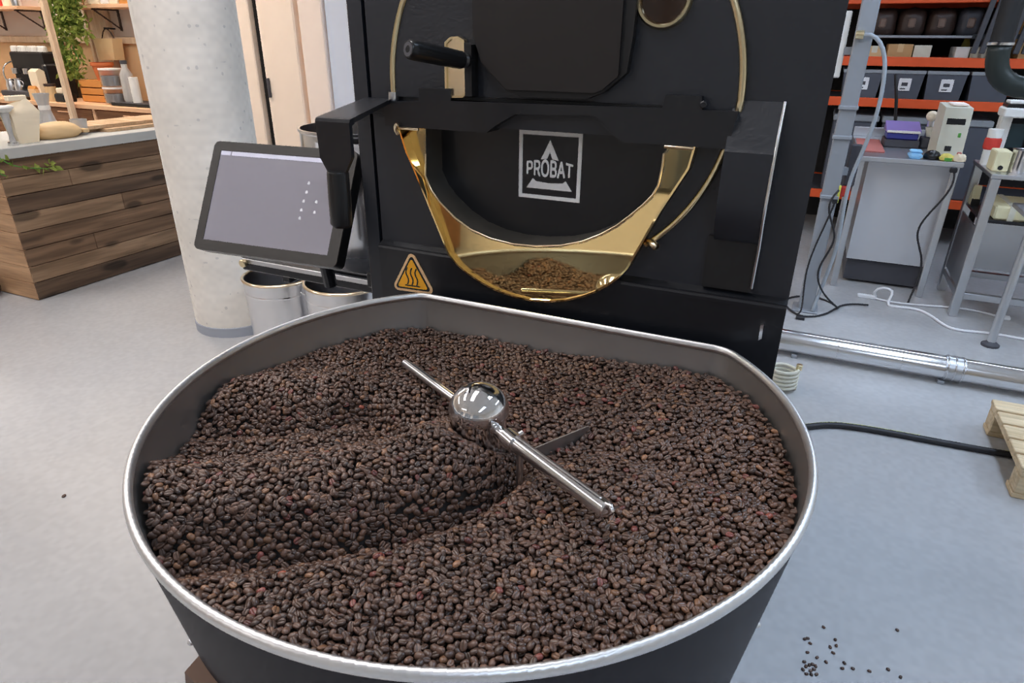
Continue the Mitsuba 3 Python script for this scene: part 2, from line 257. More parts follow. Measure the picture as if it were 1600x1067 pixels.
rp('hook', tube(curve([U(-0.111, 0.022, 1.384), U(-0.113, 0.016, 1.396), U(-0.106, 0.012, 1.404)], 8), 0.0042, 8), 'm_brass_pale', True, None, ch)
rp('stop', tube(np.array([U(0.392, 0.045, 1.226), U(0.40, 0.032, 1.230), U(0.412, 0.022, 1.226)]), 0.007, 10), 'm_brass_pale', True)
# recessed discharge door with the emblem
door = rp('drum_door', plate(inner.buffer(0.006).union(sbox(0.03, 1.39, 0.36, 1.46)), 0.110, 0.125), 'm_black_satin', False, 'recessed black discharge door')
wallp = inner.buffer(0.004).difference(inner.buffer(-0.0005)).difference(sbox(-1, 1.405, 2, 2))
Wm = extrude(wallp, 0.075); V = Wm.vertices.copy(); Wm.vertices = np.c_[MX + V[:, 0], MY + 0.115 - V[:, 2] * (0.115 - np.array([md(z) for z in V[:, 1]])) / 0.075, V[:, 1]]
rp('recess_wall', Wm, 'm_recess', 30, None, door)
LX, LZ, LW = 0.1733, 1.3320, 0.1290
fr = sbox(-LW / 2, -LW / 2, LW / 2, LW / 2); fr = fr.difference(fr.buffer(-0.0075, join_style=2))
rp('emblem_frame', plate(affinity.translate(fr, LX, LZ), 0.1085, 0.1105), 'm_white_print', False, 'white square outline of the emblem', door)
tri = Polygon([(0, 0.049), (0.0185, 0.0118), (0.0055, 0.0135), (0, 0.0265), (-0.0055, 0.0135), (-0.0185, 0.0118)])
bar = Polygon([(-0.0345, -0.0255), (0.0345, -0.0255), (0.0475, -0.0445), (-0.0475, -0.0445)]).difference(Polygon([(-0.036, -0.024), (0.036, -0.024), (0.028, -0.0305), (0, -0.0325), (-0.028, -0.0305)]))
rp('emblem_mark', join(plate(affinity.translate(tri, LX, LZ), 0.1085, 0.1105), plate(affinity.translate(bar, LX, LZ), 0.1085, 0.1105)), 'm_white_print', False, 'white triangle and base bar', door)
word = meshkit.text_mesh('PROBAT', 0.030, 0.002, True); V = word.vertices.copy(); lo, hi = V.min(0), V.max(0); w = (V[:, 0] - lo[0]) / (hi[0] - lo[0]) * 2 - 1
V[:, 0] = w * 0.048; V[:, 1] = (V[:, 1] - lo[1]) / (hi[1] - lo[1]) * (0.034 - 0.009 * w ** 2) - 0.0215 + 0.0035 * w ** 2
word.vertices = np.c_[MX + LX + V[:, 0], MY + 0.1105 - V[:, 2], LZ + V[:, 1]]
rp('emblem_lettering', word, 'm_white_print', False, 'white PROBAT lettering', door)
# black window plate, sight glass, sampler
wp = Polygon([(0.056, 1.80), (0.056, 1.560), (0.072, 1.515), (0.120, 1.472), (0.150, 1.462), (0.270, 1.464), (0.300, 1.476), (0.335, 1.506), (0.341, 1.56), (0.346, 1.80)])
win = rp('loading_plate', plate(wp, 0.022, 0.045), 'm_black_matt', False, 'raised black plate with cut corners')
rp('plate_face', plate(wp.buffer(-0.004).intersection(sbox(0.05, 1.474, 0.323, 1.79)).buffer(-0.006).buffer(0.006), 0.016, 0.03), 'm_window_black', False, None, win)
sg = rp('sight_glass', place(lathe([(0, 0), (0.036, 0.0), (0.036, 0.004), (0, 0.004)], 40), *U(0.381, 0.042, 1.613), rx=90), 'm_sight', 40, 'dark brown round sight glass')
rp('glass_ring', place(lathe([(0.0345, 0.0), (0.0345, 0.006), (0.037, 0.010), (0.041, 0.010), (0.044, 0.006), (0.044, 0.0)], 48), *U(0.381, 0.041, 1.613), rx=90), 'm_brass_satin', 40, 'brass ring', sg)
lt = Polygon([(-0.006, 1.467), (-0.003, 1.459), (0.004, 1.455), (0.030, 1.456), (0.038, 1.462), (0.041, 1.475), (0.041, 1.535), (0.036, 1.552), (0.024, 1.558), (0.008, 1.557), (-0.004, 1.548)])
smp = rp('sampler_plate', plate(lt, 0.030, 0.038), 'm_brass_pale', False, 'pale brass plate behind the black handle')
rp('plate_border', plate(lt.difference(lt.buffer(-0.004)), 0.026, 0.032), 'm_brass_satin', False, None, smp)
rp('sampler_block', join(plate(Polygon([(0.042, 1.46), (0.056, 1.46), (0.056, 1.545), (0.042, 1.548)]), 0.015, 0.045), place(cyl(0.013, -0.02, 0.016, 20), *U(0.044, 0.015, 1.52), rx=90)), 'm_black_matt', False)
a, b = U(0.046, -0.002, 1.520), U(0.008, -0.112, 1.538); ax = (b - a) / np.linalg.norm(b - a)
hnd = rp('sampler_handle', tube([a, a + ax * 0.004, a + ax * 0.05, b - ax * 0.012, b - ax * 0.003, b], [0.0135, 0.015, 0.0155, 0.0158, 0.0150, 0.0125], 24), 'm_black_plastic', 50, 'round black handle grip')
rp('grip_hole', tube([b - ax * 0.002, b + ax * 0.0006], [0.0055, 0.0055], 16), 'm_gap', False, None, hnd); rp('grip_ring', tube([b - ax * 0.001, b + ax * 0.0004], [0.0112, 0.0112], 20), 'm_dark_grey', False, None, hnd)
rp('collar', tube([a - ax * 0.008, a + ax * 0.002], [0.0125, 0.0125], 18), 'm_steel', 40, 'small steel collar', hnd)
# fairing on the right of the drum
prof = [(0.05, 1.470), (0.046, 1.470), (0.018, 1.404), (0.013, 1.396), (0.012, 1.330), (0.014, 1.300), (0.022, 1.272), (0.036, 1.250), (0.05, 1.24)]
fa = trimesh.util.concatenate([])
def strip(prof, u0, u1):
    V = np.array([U(u, d, z) for u in (u0, u1) for d, z in prof]); n = len(prof); F = []
    for i in range(n - 1): F += [[i, n + i, n + i + 1], [i, n + i + 1, i + 1]]
    for i in range(1, n - 1): F += [[0, i, i + 1], [n, n + i + 1, n + i]]
    return trimesh.Trimesh(V, np.array(F), process=False)
rp('fairing', strip(prof, 0.505, 0.578), 'm_black_powder', 25, 'bent black cover plate right of the brass chute')
rp('fairing_foot', plate(sbox(0.496, 1.162, 0.578, 1.252), 0.040, 0.052), 'm_black_matt')
rp('fairing_edge', tube(np.array([U(0.580, 0.046, 1.470), U(0.580, 0.017, 1.402), U(0.580, 0.010, 1.335), U(0.580, 0.012, 1.29), U(0.580, 0.03, 1.245), U(0.579, 0.038, 1.17)]), 0.0028, 8), 'm_steel', True, 'bright worn edge of the cover plate')
# warning sign
ts = Polygon([(-0.104, 1.150), (-0.161, 1.052), (-0.049, 1.056)])
def rnd(p, r): return p.buffer(-r).buffer(r)
sg2 = rp('warning_sign', plate(rnd(ts, 0.010), 0.0315, 0.035), 'm_sticker_edge', False, 'triangular hot surface warning sticker')
rp('sign_border', plate(rnd(ts.buffer(-0.006), 0.005), 0.0305, 0.033), 'm_black_matt', False, None, sg2); rp('sign_face', plate(rnd(ts.buffer(-0.0095), 0.004), 0.0298, 0.032), 'm_sticker', False, 'yellow field of the warning sticker', sg2)
wv = [LineString([(-0.1165 + 0.0115 * k + 0.0028 * math.sin(t * 6.5), 1.072 + 0.036 * t) for t in np.linspace(0, 1, 14)]).buffer(0.0014) for k in range(3)] + [LineString([(-0.122, 1.0685), (-0.086, 1.0695)]).buffer(0.0012)]
rp('sign_symbol', plate(unary_union(wv), 0.0292, 0.031), 'm_black_matt', False, 'three wavy heat lines', sg2)
# discharge lever on the left
def lv(x, y, z): return (x, y, z)
def slab(quad, z0, z1): return trimesh.convex.convex_hull(np.array([(x, y, z) for x, y in quad for z in (z0, z1)]))
lev = rp('lever', join(slab([(-0.838, 1.135), (-0.776, 1.135), (-0.621, 0.803), (-0.683, 0.803)], 1.4395, 1.4470),
         trimesh.convex.convex_hull(np.array([(x, y, z) for x in (-0.683, -0.621) for y, z in ((0.803, 1.447), (0.797, 1.4455), (0.7945, 1.440), (0.800, 1.436), (0.808, 1.4395))])),
         xz(Polygon([(-0.683, 1.441), (-0.621, 1.441), (-0.622, 1.392), (-0.637, 1.368), (-0.668, 1.365), (-0.681, 1.388)]), 0.7945, 0.8015)), 'm_black_satin', False, 'flat black lever bar bent downwards')
g0, g1 = np.array([-0.6525, 0.797, 1.370]), np.array([-0.655, 0.797, 1.284])
rp('lever_grip', tube([g0, g0 * 0.97 + g1 * 0.03, g0 * 0.5 + g1 * 0.5, g0 * 0.06 + g1 * 0.94, g1], [0.0150, 0.0165, 0.0172, 0.0172, 0.013], 20), 'm_black_plastic', 50, 'black plastic grip', lev)
rp('lever_bracket', bx(-0.85, -0.765, 1.112, 1.135, 1.418, 1.4392, 0.003), 'm_black_matt')
# plinth and key slot at the lower right
rp('foot_plinth', bx(MX - 0.19, MX + 0.60, MY + 0.13, MY + 1.2, 0.0, 0.10, 0.005), 'm_black_matt')
rp('latch_slot', plate(Polygon([(0.604, 1.110), (0.609, 1.113), (0.610, 1.086), (0.605, 1.082)]), 0.026, 0.036), 'm_steel', False, 'small bright latch')
# side shelf
sh = rp('side_shelf', bx(-1.39, -0.846, 1.25, 1.78, 0.968, 1.004, 0.004), 'm_black_satin', False, 'black shelf on the left flank')
rp('shelf_edge', bx(-1.385, -0.85, 1.2475, 1.252, 0.990, 1.003, 0.001), 'm_steel_satin', False, 'bright front edge', sh)
rp('shelf_knob', place(cyl(0.011, 0, 0.012, 18), -1.372, 1.246, 0.992, rx=90), 'm_brass_satin', 40, 'brass screw knob', sh)
for xb in (-1.30, -0.93): rp('shelf_bracket', bx(xb, xb + 0.03, 1.30, 1.74, 0.93, 0.968, 0.003), 'm_black_satin', False, None, sh)

# ------------------------------------------------------------------ touchscreen
TLc = np.array([-1.254, 1.116, 1.338]); EX = np.array([0.378, 0.028, 0.0]); EY = np.array([0.020, -0.122, -0.220])
wv_, hv_ = np.linalg.norm(EX), np.linalg.norm(EY); ex, ey = EX / wv_, EY / hv_; ey = ey - ex * (ex @ ey); ey /= np.linalg.norm(ey); nz = np.cross(ey, ex) * -1
if nz @ (EYE - TLc) < 0: nz = -nz
def onscreen(poly, h0, h1):
    m = extrude(poly, h1 - h0); V = m.vertices.copy(); m.vertices = TLc + V[:, :1] * ex + V[:, 1:2] * ey + (V[:, 2:3] + h0) * nz
    if np.linalg.det(np.c_[ex, ey, nz]) < 0: m.invert()
    return m
scr = thing('touchscreen', 'black framed touchscreen with a grey display on the side shelf', 'touchscreen')
so = sbox(0, 0, wv_, hv_).buffer(-0.014).buffer(0.014)
part(scr, 'housing', onscreen(so, -0.030, -0.002), 'm_black_plastic'); part(scr, 'bezel', onscreen(so.difference(sbox(0.0215, 0.0205, wv_ - 0.026, hv_ - 0.024)), -0.003, 0.001), 'm_bezel')
part(scr, 'display', onscreen(sbox(0.021, 0.020, wv_ - 0.0255, hv_ - 0.0235), -0.003, -0.0004), 'm_screen', label='grey screen')
part(scr, 'title_bar', onscreen(unary_union([sbox(0.0225, 0.0215, 0.05, 0.031), sbox(0.0535, 0.0215, wv_ - 0.027, 0.031)]), -0.0006, 0.0001), 'm_screen_bar', label='pale bar along the top of the screen')
for (a, b) in ((0.268, 0.118), (0.2665, 0.138), (0.2665, 0.156), (0.300, 0.117), (0.3005, 0.140), (0.271, 0.098), (0.272, 0.078)):
    part(scr, 'icon', onscreen(Polygon([(a - 0.003, b + 0.003), (a + 0.003, b + 0.003), (a + 0.0025, b - 0.002), (a, b - 0.004), (a - 0.0025, b - 0.002)]), -0.0006, 0.0001), 'm_icon')
q = TLc + ex * wv_ * 0.62 + ey * hv_ * 0.72 - nz * 0.03
part(scr, 'stand', join(tube([q, q + [0, 0.05, -0.02], q + [0, 0.085, -0.07], [q[0], q[1] + 0.10, 1.008]], 0.016, 12), bx(q[0] - 0.09, q[0] + 0.09, 1.262, 1.40, 1.004, 1.012, 0.002)), 'm_black_satin')
part(scr, 'foot_block', bx(-0.93, -0.872, 1.20, 1.30, 1.005, 1.045, 0.004), 'm_black_plastic')

# stainless vessel on the shelf
v = thing('stainless_vessel', 'stainless steel drum with a white label standing behind the touchscreen', 'vessel')
part(v, 'shell', lathe([(0, 1.004), (0.165, 1.004), (0.17, 1.009), (0.17, 1.325), (0.174, 1.329), (0.174, 1.336), (0.168, 1.336), (0.165, 1.03), (0, 1.03)], 48, -1.14, 1.52), 'm_steel', 40)
t = np.radians(np.linspace(-100, -25, 18)); V = np.array([(-1.14 + 0.1712 * math.cos(a), 1.52 + 0.1712 * math.sin(a), z) for z in (1.235, 1.312) for a in t]); n = len(t)
part(v, 'label', trimesh.Trimesh(V, np.array([[i, i + 1, n + i + 1] for i in range(n - 1)] + [[i, n + i + 1, n + i] for i in range(n - 1)]), process=False), 'm_label', True, label='white paper label')
# stainless bins on the floor
def bin_(x, y, r, h, lab):
    k = thing('stainless_bin', lab, 'bin', None)
    part(k, 'shell', lathe([(0, 0), (r * 0.93, 0), (r * 0.94, 0.01), (r, h - 0.012), (r * 0.975, h - 0.012), (r * 0.91, 0.02), (0, 0.02)], 48, x, y), 'm_steel', 40)
    part(k, 'rim', lathe([(r + 0.008 * math.cos(a), h - 0.008 + 0.008 * math.sin(a)) for a in np.radians(np.arange(0, 361, 45))], 48, x, y), 'm_brass_pale', 60, label='rolled rim')
    part(k, 'band', lathe([(r * 0.985, h - 0.085), (r * 0.985 + 0.004, h - 0.078), (r * 0.987, h - 0.07)], 48, x, y), 'm_chrome', 60)
    for s in (-1, 1):
        part(k, 'handle', tube(curve([(x + s * (r - 0.01), y - 0.05, h - 0.06), (x + s * (r + 0.035), y, h - 0.09), (x + s * (r - 0.01), y + 0.05, h - 0.06)], 12), 0.005, 8), 'm_chrome', True)
bin_(-2.41, 2.40, 0.182, 0.45, 'round stainless steel bin with an open top next to the concrete column'); bin_(-1.955, 2.37, 0.2, 0.50, 'stainless steel bin half hidden between its neighbour and the roaster')

# ------------------------------------------------------------------ cooling tray
TX, TY, RZ, TR = -0.390, 0.745, 1.0678, 0.46
FLAT = MY + 0.002 - TY              # the tray's straight back edge, from its centre
def outline(r, flat): return Point(0, 0).buffer(r, 64).intersection(sbox(-1, -1, 1, flat)).buffer(-0.05).buffer(0.05, 12)
tray = thing('cooling_tray', 'big round metal cooling tray full of roasted coffee beans in the foreground', 'cooling tray')
def tp(name, mesh, mat, smooth=False, label=None, parent=None): return part(parent or tray, name, mesh, mat, smooth, label)
base_o = np.array(outline(TR, FLAT).exterior.coords)[:-1]
nrm = np.roll(base_o, -1, 0) - np.roll(base_o, 1, 0); nrm = np.c_[nrm[:, 1], -nrm[:, 0]]; nrm /= np.linalg.norm(nrm, axis=1, keepdims=True)
if (nrm * base_o).sum() < 0: nrm = -nrm
def loft(prof, close=False):
    """the tray's outline swept along a profile of (outward offset, z)"""
    n = len(base_o); V = np.vstack([np.c_[base_o + nrm * o, np.full(n, z)] for o, z in prof]) + [TX, TY, 0]; F = []
    for i in range(len(prof) - 1):
        for k in range(n):
            k2 = (k + 1) % n; F += [[i * n + k, i * n + k2, (i + 1) * n + k2], [i * n + k, (i + 1) * n + k2, (i + 1) * n + k]]
    return trimesh.Trimesh(V, np.array(F), process=False)
tp('wall', loft([(0.0, RZ - 0.006), (-0.002, RZ - 0.05), (-0.014, RZ - 0.115), (-0.024, RZ - 0.18)]), 'm_tray_steel', 40, 'grey steel inner wall')
tp('perforated_floor', place(extrude(outline(TR - 0.023, FLAT - 0.023), 0.006), TX, TY, RZ - 0.185), 'm_tray_steel')
def outer(z): return 0.0035 - max(0, (RZ - 0.02 - z)) * 0.145
tp('shell', loft([(0.0040, RZ - 0.012), (outer(RZ - 0.03), RZ - 0.03), (outer(RZ - 0.12), RZ - 0.12), (outer(RZ - 0.26), RZ - 0.26), (outer(RZ - 0.34), RZ - 0.34), (-0.12, RZ - 0.36), (-0.2, RZ - 0.36)]), 'm_tray_black', 40, 'dark outer shell')
nn = len(base_o); isflat = base_o[:, 1] > FLAT - 0.004
rimprof = [(0.0022 + 0.0056 * math.cos(a), RZ - 0.0065 + 0.0078 * math.sin(a)) for a in np.radians(np.arange(180, -181, -30))]
rim = loft(rimprof); V = rim.vertices.copy().reshape(len(rimprof), nn, 3)
V[:, isflat, 1] = np.minimum(V[:, isflat, 1], TY + FLAT + 0.003); rim.vertices = V.reshape(-1, 3)
tp('rim', rim, 'm_rim', True, 'rounded bright steel rim')
tp('pedestal', join(lathe([(0.20, 0.10), (0.20, RZ - 0.35)], 40, TX, TY - 0.02), cyl(0.30, 0.0, 0.10, 40, TX, TY - 0.02)), 'm_black_matt', 30)
def on_shell(ang, z, out=0.0):
    a = math.radians(ang); r = TR + outer(z) + out; return np.array([TX + r * math.cos(a), TY + r * math.sin(a), z])
for a, z in ((-116, 0.185), (-8, 0.20), (-172, 0.19), (-60, 0.2), (45, 0.2), (150, 0.2)): tp('rivet', place(trimesh.creation.icosphere(1, 0.0042), *on_shell(a, RZ - z, 0.001)), 'm_steel', True)
# small discharge hood on the shell, front left
a = -104; c = on_shell(a, RZ - 0.238)
hoodm = trimesh.convex.convex_hull(np.array([(x, y, z) for x in (-0.065, 0.065) for y, z in ((0.02, 0.065), (-0.022, 0.045), (-0.04, -0.08), (0.03, -0.08))]))
tp('discharge_hood', place(hoodm, *c, rz=a + 90), 'm_bronze', False, 'brown metal hood below the rim')
# stirring gear
HZ = RZ - 0.022
ag = tp('stirrer', lathe([(0.046 * math.sin(a), HZ + 0.043 * math.cos(a)) for a in np.radians(np.arange(0, 91, 7.5))] + [(0.0455, HZ - 0.005), (0.042, HZ - 0.008), (0.0415, HZ - 0.10)], 56, TX, TY), 'm_chrome', True, 'polished domed hub')
ad = math.radians(-52 + 24.31); dv = np.array([math.cos(ad), math.sin(ad), 0]); c0 = np.array([TX, TY, RZ - 0.034]); pv = np.array([-dv[1], dv[0], 0])
tp('arm', tube([c0 - dv * 0.03, c0 - dv * 0.12, c0 - dv * 0.226, c0 - dv * 0.228], [0.0075, 0.0075, 0.0075, 0.006], 16), 'm_chrome', 40, 'steel rod towards the roaster', ag)
tp('arm', tube([c0 + dv * 0.03, c0 + dv * 0.06, c0 + dv * 0.085], 0.0095, 16), 'm_chrome', 40, None, ag)
tp('arm', tube([c0 + dv * 0.075, c0 + dv * 0.17, c0 + dv * 0.268, c0 + dv * 0.270], [0.011, 0.011, 0.011, 0.009], 20), 'm_chrome', 40, 'steel rod towards the viewer', ag)
tp('arm_rib', tube([c0 + dv * 0.08 + [0, 0, 0.0102], c0 + dv * 0.258 + [0, 0, 0.0102]], 0.0028, 8), 'm_chrome', 40, None, ag)
tp('collar', join(tube([c0 + dv * 0.068, c0 + dv * 0.092], [0.0145, 0.0145], 18), tube([c0 + dv * 0.08, c0 + dv * 0.08 + pv * 0.02 + [0, 0, 0.006]], 0.0045, 10)), 'm_chrome', 40, None, ag)
tp('end_tab', tube([c0 + dv * 0.262 + [0, 0, 0.006], c0 + dv * 0.276 + [0, 0, 0.010], c0 + dv * 0.279 + [0, 0, 0.004]], 0.004, 8), 'm_steel', True, None, ag)
b0, b1 = np.array([TX + 0.086, TY + 0.014, RZ - 0.074]), np.array([TX + 0.140, TY + 0.108, RZ - 0.074])
tp('scraper', trimesh.convex.convex_hull(np.array([p + [sx, 0, z] for p in (b0, b1) for sx in (-0.0015, 0.0015) for z in (0.0, -0.05)])), 'm_tray_steel', False, 'thin plough blade', ag)
for s, l in ((-1, 0.2), (1, 0.10)): tp('plough_post', tube([c0 + s * dv * l, c0 + s * dv * l - [0, 0, 0.09]], 0.005, 10), 'm_steel', True, None, ag)

# ------------------------------------------------------------------ coffee beans
def angd(a, b): return (a - b + np.pi) % (2 * np.pi) - np.pi
def height(x, y):
    """surface of the bean bed (x, y from the tray's centre) relative to the rim"""
    r = np.hypot(x, y); rr = r / TR; ph = np.arctan2(y, x)
    h = -0.083 + 0.010 * np.clip(rr, 0, 1)
    h += 0.022 * np.clip((x * 0.75 + y * 0.65) / TR, 0, 1) * np.clip(rr * 1.6 - 0.4, 0, 1)
    def ridge(cr, up, front, amp, trough, r0, r1):
        c = np.radians(np.interp(rr, cr[0], cr[1])); s = angd(ph, c) * np.maximum(r, 0.05)      # arc distance past the crest, the way the plough moves
        w = np.clip((rr - r0) / 0.12, 0, 1) * np.clip((r1 - rr) / 0.10 + 1, 0, 1)
        back = np.clip(1 + s / up, 0, 1); back = back * back * (3 - 2 * back)
        fr = np.clip(1 - np.clip(s / front, 0, 1) ** 2.3, 0, 1)
        dip = np.exp(-((s - front * 1.0) / (front * 0.30)) ** 2) * trough
        return w * (amp * np.where(s < 0, back, fr) - dip)
    h = h + ridge(([0.2, 0.43, 0.69, 0.95], [250, 236, 229, 224]), 0.105, 0.120, 0.044, 0.034, 0.06, 1.1)
    h = h + ridge(([0.2, 0.46, 0.56, 0.72, 0.95], [150, 158, 173, 182, 189]), 0.14, 0.095, 0.032, 0.018, 0.20, 0.95)
    h = h + ridge(([0.2, 0.95], [-2, -12]), 0.10, 0.09, 0.010, 0.010, 0.25, 1.1)
    p = np.stack([x * 9, y * 9, 0 * x], -1); h = h + 0.012 * (meshkit.fbm(p, 3, 3) - 0.5) + 0.004 * (meshkit.noise(np.stack([x * 60, y * 60, 0 * x], -1), 5) - 0.5)
    h += 0.028 * np.exp(-((x + 0.03) ** 2 + (y + 0.03) ** 2) / 0.065 ** 2)
    h -= 0.016 * np.exp(-((x - 0.11) ** 2 + (y - 0.04) ** 2) / 0.08 ** 2)
    return h
def bean(sec, ts, a=0.0054, b=0.0044, c=0.0037):
    V = [(a, 0, 0.0)]
    for t in ts: s = math.sin(t) ** 0.8; V += [(a * math.cos(t), b * s * y, c * s * z) for y, z in sec]
    V.append((-a, 0, 0.0)); n = len(sec); F = []
    for k in range(n): F.append([0, 1 + k, 1 + (k + 1) % n])
    for i in range(len(ts) - 1):
        for k in range(n):
            p, q, r_, s_ = 1 + i * n + k, 1 + i * n + (k + 1) % n, 1 + (i + 1) * n + (k + 1) % n, 1 + (i + 1) * n + k; F += [[p, s_, r_], [p, r_, q]]
    e = len(V) - 1; o = 1 + (len(ts) - 1) * n
    for k in range(n): F.append([e, o + (k + 1) % n, o + k])
    V = np.array(V); F = np.array(F); m = trimesh.Trimesh(V, F, process=False)
    if m.volume < 0: F = F[:, ::-1]
    return V, F
SEC = [(0, 1), (.68, .74), (1, .08), (.74, -.44), (.17, -.50), (0, -.10), (-.17, -.50), (-.74, -.44), (-1, .08), (-.68, .74)]
BV, BF = bean(SEC, np.radians([32, 66, 114, 148])); LV, LF = bean([(0, 1), (.9, .4), (.8, -.45), (0, -.4), (-.8, -.45), (-.9, .4)], np.radians([50, 130]))
crease = np.zeros(len(BV)); crease[[1 + i * 10 + 5 for i in range(4)]] = 1.0
inside = outline(TR - 0.010, FLAT - 0.010)
from shapely import contains_xy
def spots(pitch, jit, off):
    xs = np.arange(-TR, TR, pitch); ys = np.arange(-TR, TR, pitch * 0.87); gx, gy = np.meshgrid(xs, ys); gx = gx + (np.arange(len(ys)) % 2)[:, None] * pitch / 2 + off; gy = gy + off * 0.6
    gx = (gx + rng.uniform(-jit, jit, gx.shape)).ravel(); gy = (gy + rng.uniform(-jit, jit, gy.shape)).ravel(); k = contains_xy(inside, gx, gy) & (np.hypot(gx, gy) > 0.046); return gx[k], gy[k]
def frames(x, y, tilt):
    n = len(x); e = 0.004; hx = (height(x + e, y) - height(x - e, y)) / (2 * e); hy = (height(x, y + e) - height(x, y - e)) / (2 * e)
    nz_ = np.stack([-hx, -hy, np.ones(n)], 1) + rng.normal(0, tilt, (n, 3)) * [1, 1, 0.0]; nz_ /= np.linalg.norm(nz_, axis=1, keepdims=True)
    a = rng.uniform(0, 2 * np.pi, n); t = np.stack([np.cos(a), np.sin(a), 0 * a], 1); t -= nz_ * (t * nz_).sum(1, keepdims=True); t /= np.linalg.norm(t, axis=1, keepdims=True)
    flip = np.where(rng.rand(n) < 0.42, -1.0, 1.0)[:, None]; nz_ = nz_ * flip
    return np.stack([t, np.cross(nz_, t), nz_], -1)          # columns
def bean_colours(n):
    k = rng.rand(n); base = np.stack([0.054 + 0.050 * k, 0.030 + 0.026 * k, 0.021 + 0.017 * k], 1) * rng.uniform(0.55, 1.4, (n, 1))
    odd = rng.rand(n) < 0.07; base[odd] = base[odd] * [1.7, 1.55, 1.2]
    red = rng.rand(n) < 0.02; base[red] = base[red] * [1.5, 0.8, 0.9]; return base
SILVER = np.array([0.13, 0.085, 0.055])
def many(V, F, col, pos, rot, size, cr):
    P = np.einsum('nij,vj->nvi', rot * size[:, None, None], V) + pos[:, None]; n = len(pos)
    Fs = (F[None] + (np.arange(n) * len(V))[:, None, None]).reshape(-1, 3); cc = col[:, None] * np.ones((1, len(V), 1))
    if cr is not None: cc = cc * (1 - 0.7 * cr[None, :, None]) + SILVER * 0.7 * cr[None, :, None]
    return (P.reshape(-1, 3), Fs), cc.reshape(-1, 3)
x, y = spots(0.0093, 0.0022, 0.0)
xe, ye = spots(0.0088, 0.0024, 0.0021); e_ = 0.005; sl = np.hypot(height(xe + e_, ye) - height(xe - e_, ye), height(xe, ye + e_) - height(xe, ye - e_)) / (2 * e_)
ke = rng.rand(len(xe)) < np.clip((sl - 0.32) * 1.6, 0, 0.95); x, y = np.r_[x, xe[ke]], np.r_[y, ye[ke]]; n = len(x); z = height(x, y) + rng.uniform(-0.0022, 0.0024, n)
rot = frames(x, y, 0.34); size = rng.uniform(0.88, 1.13, n); col = bean_colours(n); pos = np.stack([x + TX, y + TY, z + RZ], 1)
# the 300 that show largest: nearest to the viewer and not behind the near rim
tt = (RZ - pos[:, 2]) / (EYE[2] - pos[:, 2]); cross = pos[:, :2] + tt[:, None] * (EYE[:2] - pos[:, :2]); vis = np.hypot(cross[:, 0] - TX, cross[:, 1] - TY) < TR - 0.012
fx = (EYE - pos) @ (-FWD); fr_ = np.abs(((pos - EYE) @ DOWN) / fx * 1008.67) < 520
dist = np.where(vis & fr_, np.linalg.norm(pos - EYE, axis=1), 9); near = np.argsort(dist)[:300]; rest = np.ones(n, bool); rest[near] = False
m, c = many(BV, BF, col[rest], pos[rest], rot[rest], size[rest], crease)
x2, y2 = spots(0.0092, 0.0020, 0.0044); n2 = len(x2); pos2 = np.stack([x2 + TX, y2 + TY, height(x2, y2) + RZ - 0.0050], 1)
m2, c2 = many(LV, LF, bean_colours(n2) * 0.7, pos2, frames(x2, y2, 0.5), rng.uniform(0.9, 1.1, n2), None)
labels['bean_pile'] = {'label': 'heap of dark roasted coffee beans filling the cooling tray', 'category': 'coffee beans', 'kind': 'stuff'}; taken.add('bean_pile')
scene['bean_pile'] = mikit.ply((np.vstack([m[0], m2[0]]), np.vstack([m[1], m2[1] + len(m[0])])), 'm_bean', smooth=True, color=np.vstack([c, c2]))
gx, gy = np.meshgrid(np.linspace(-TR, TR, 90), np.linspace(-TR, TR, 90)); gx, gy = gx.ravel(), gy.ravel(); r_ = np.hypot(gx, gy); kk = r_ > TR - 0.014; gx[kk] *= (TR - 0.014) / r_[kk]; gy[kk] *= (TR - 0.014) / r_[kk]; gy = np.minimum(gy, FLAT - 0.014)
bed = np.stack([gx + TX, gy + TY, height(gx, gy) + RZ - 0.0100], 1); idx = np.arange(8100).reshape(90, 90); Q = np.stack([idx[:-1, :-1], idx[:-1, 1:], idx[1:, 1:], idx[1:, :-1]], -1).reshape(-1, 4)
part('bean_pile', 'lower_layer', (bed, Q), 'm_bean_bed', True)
tones = [np.array([0.078, 0.042, 0.029]) * q for q in (0.55, 0.7, 0.82, 0.95, 1.1, 1.3)]; variants = [mikit.ply((BV, BF), 'm_bean', smooth=True, color=t * (1 - 0.7 * crease[:, None]) + SILVER * 0.7 * crease[:, None]) for t in tones]
def one_bean(p, R, s, group, label, v):
    k = thing('coffee_bean', label, 'coffee bean', group); M = np.eye(4); M[:3, :3] = R * s; M[:3, 3] = p; scene[k] = {**variants[v], 'to_world': T(M.tolist())}
for j, i in enumerate(near): one_bean(pos[i], rot[i], size[i], 'beans nearest the viewer in the tray', 'dark roasted coffee bean on the heap along the near rim of the tray', j % 6)
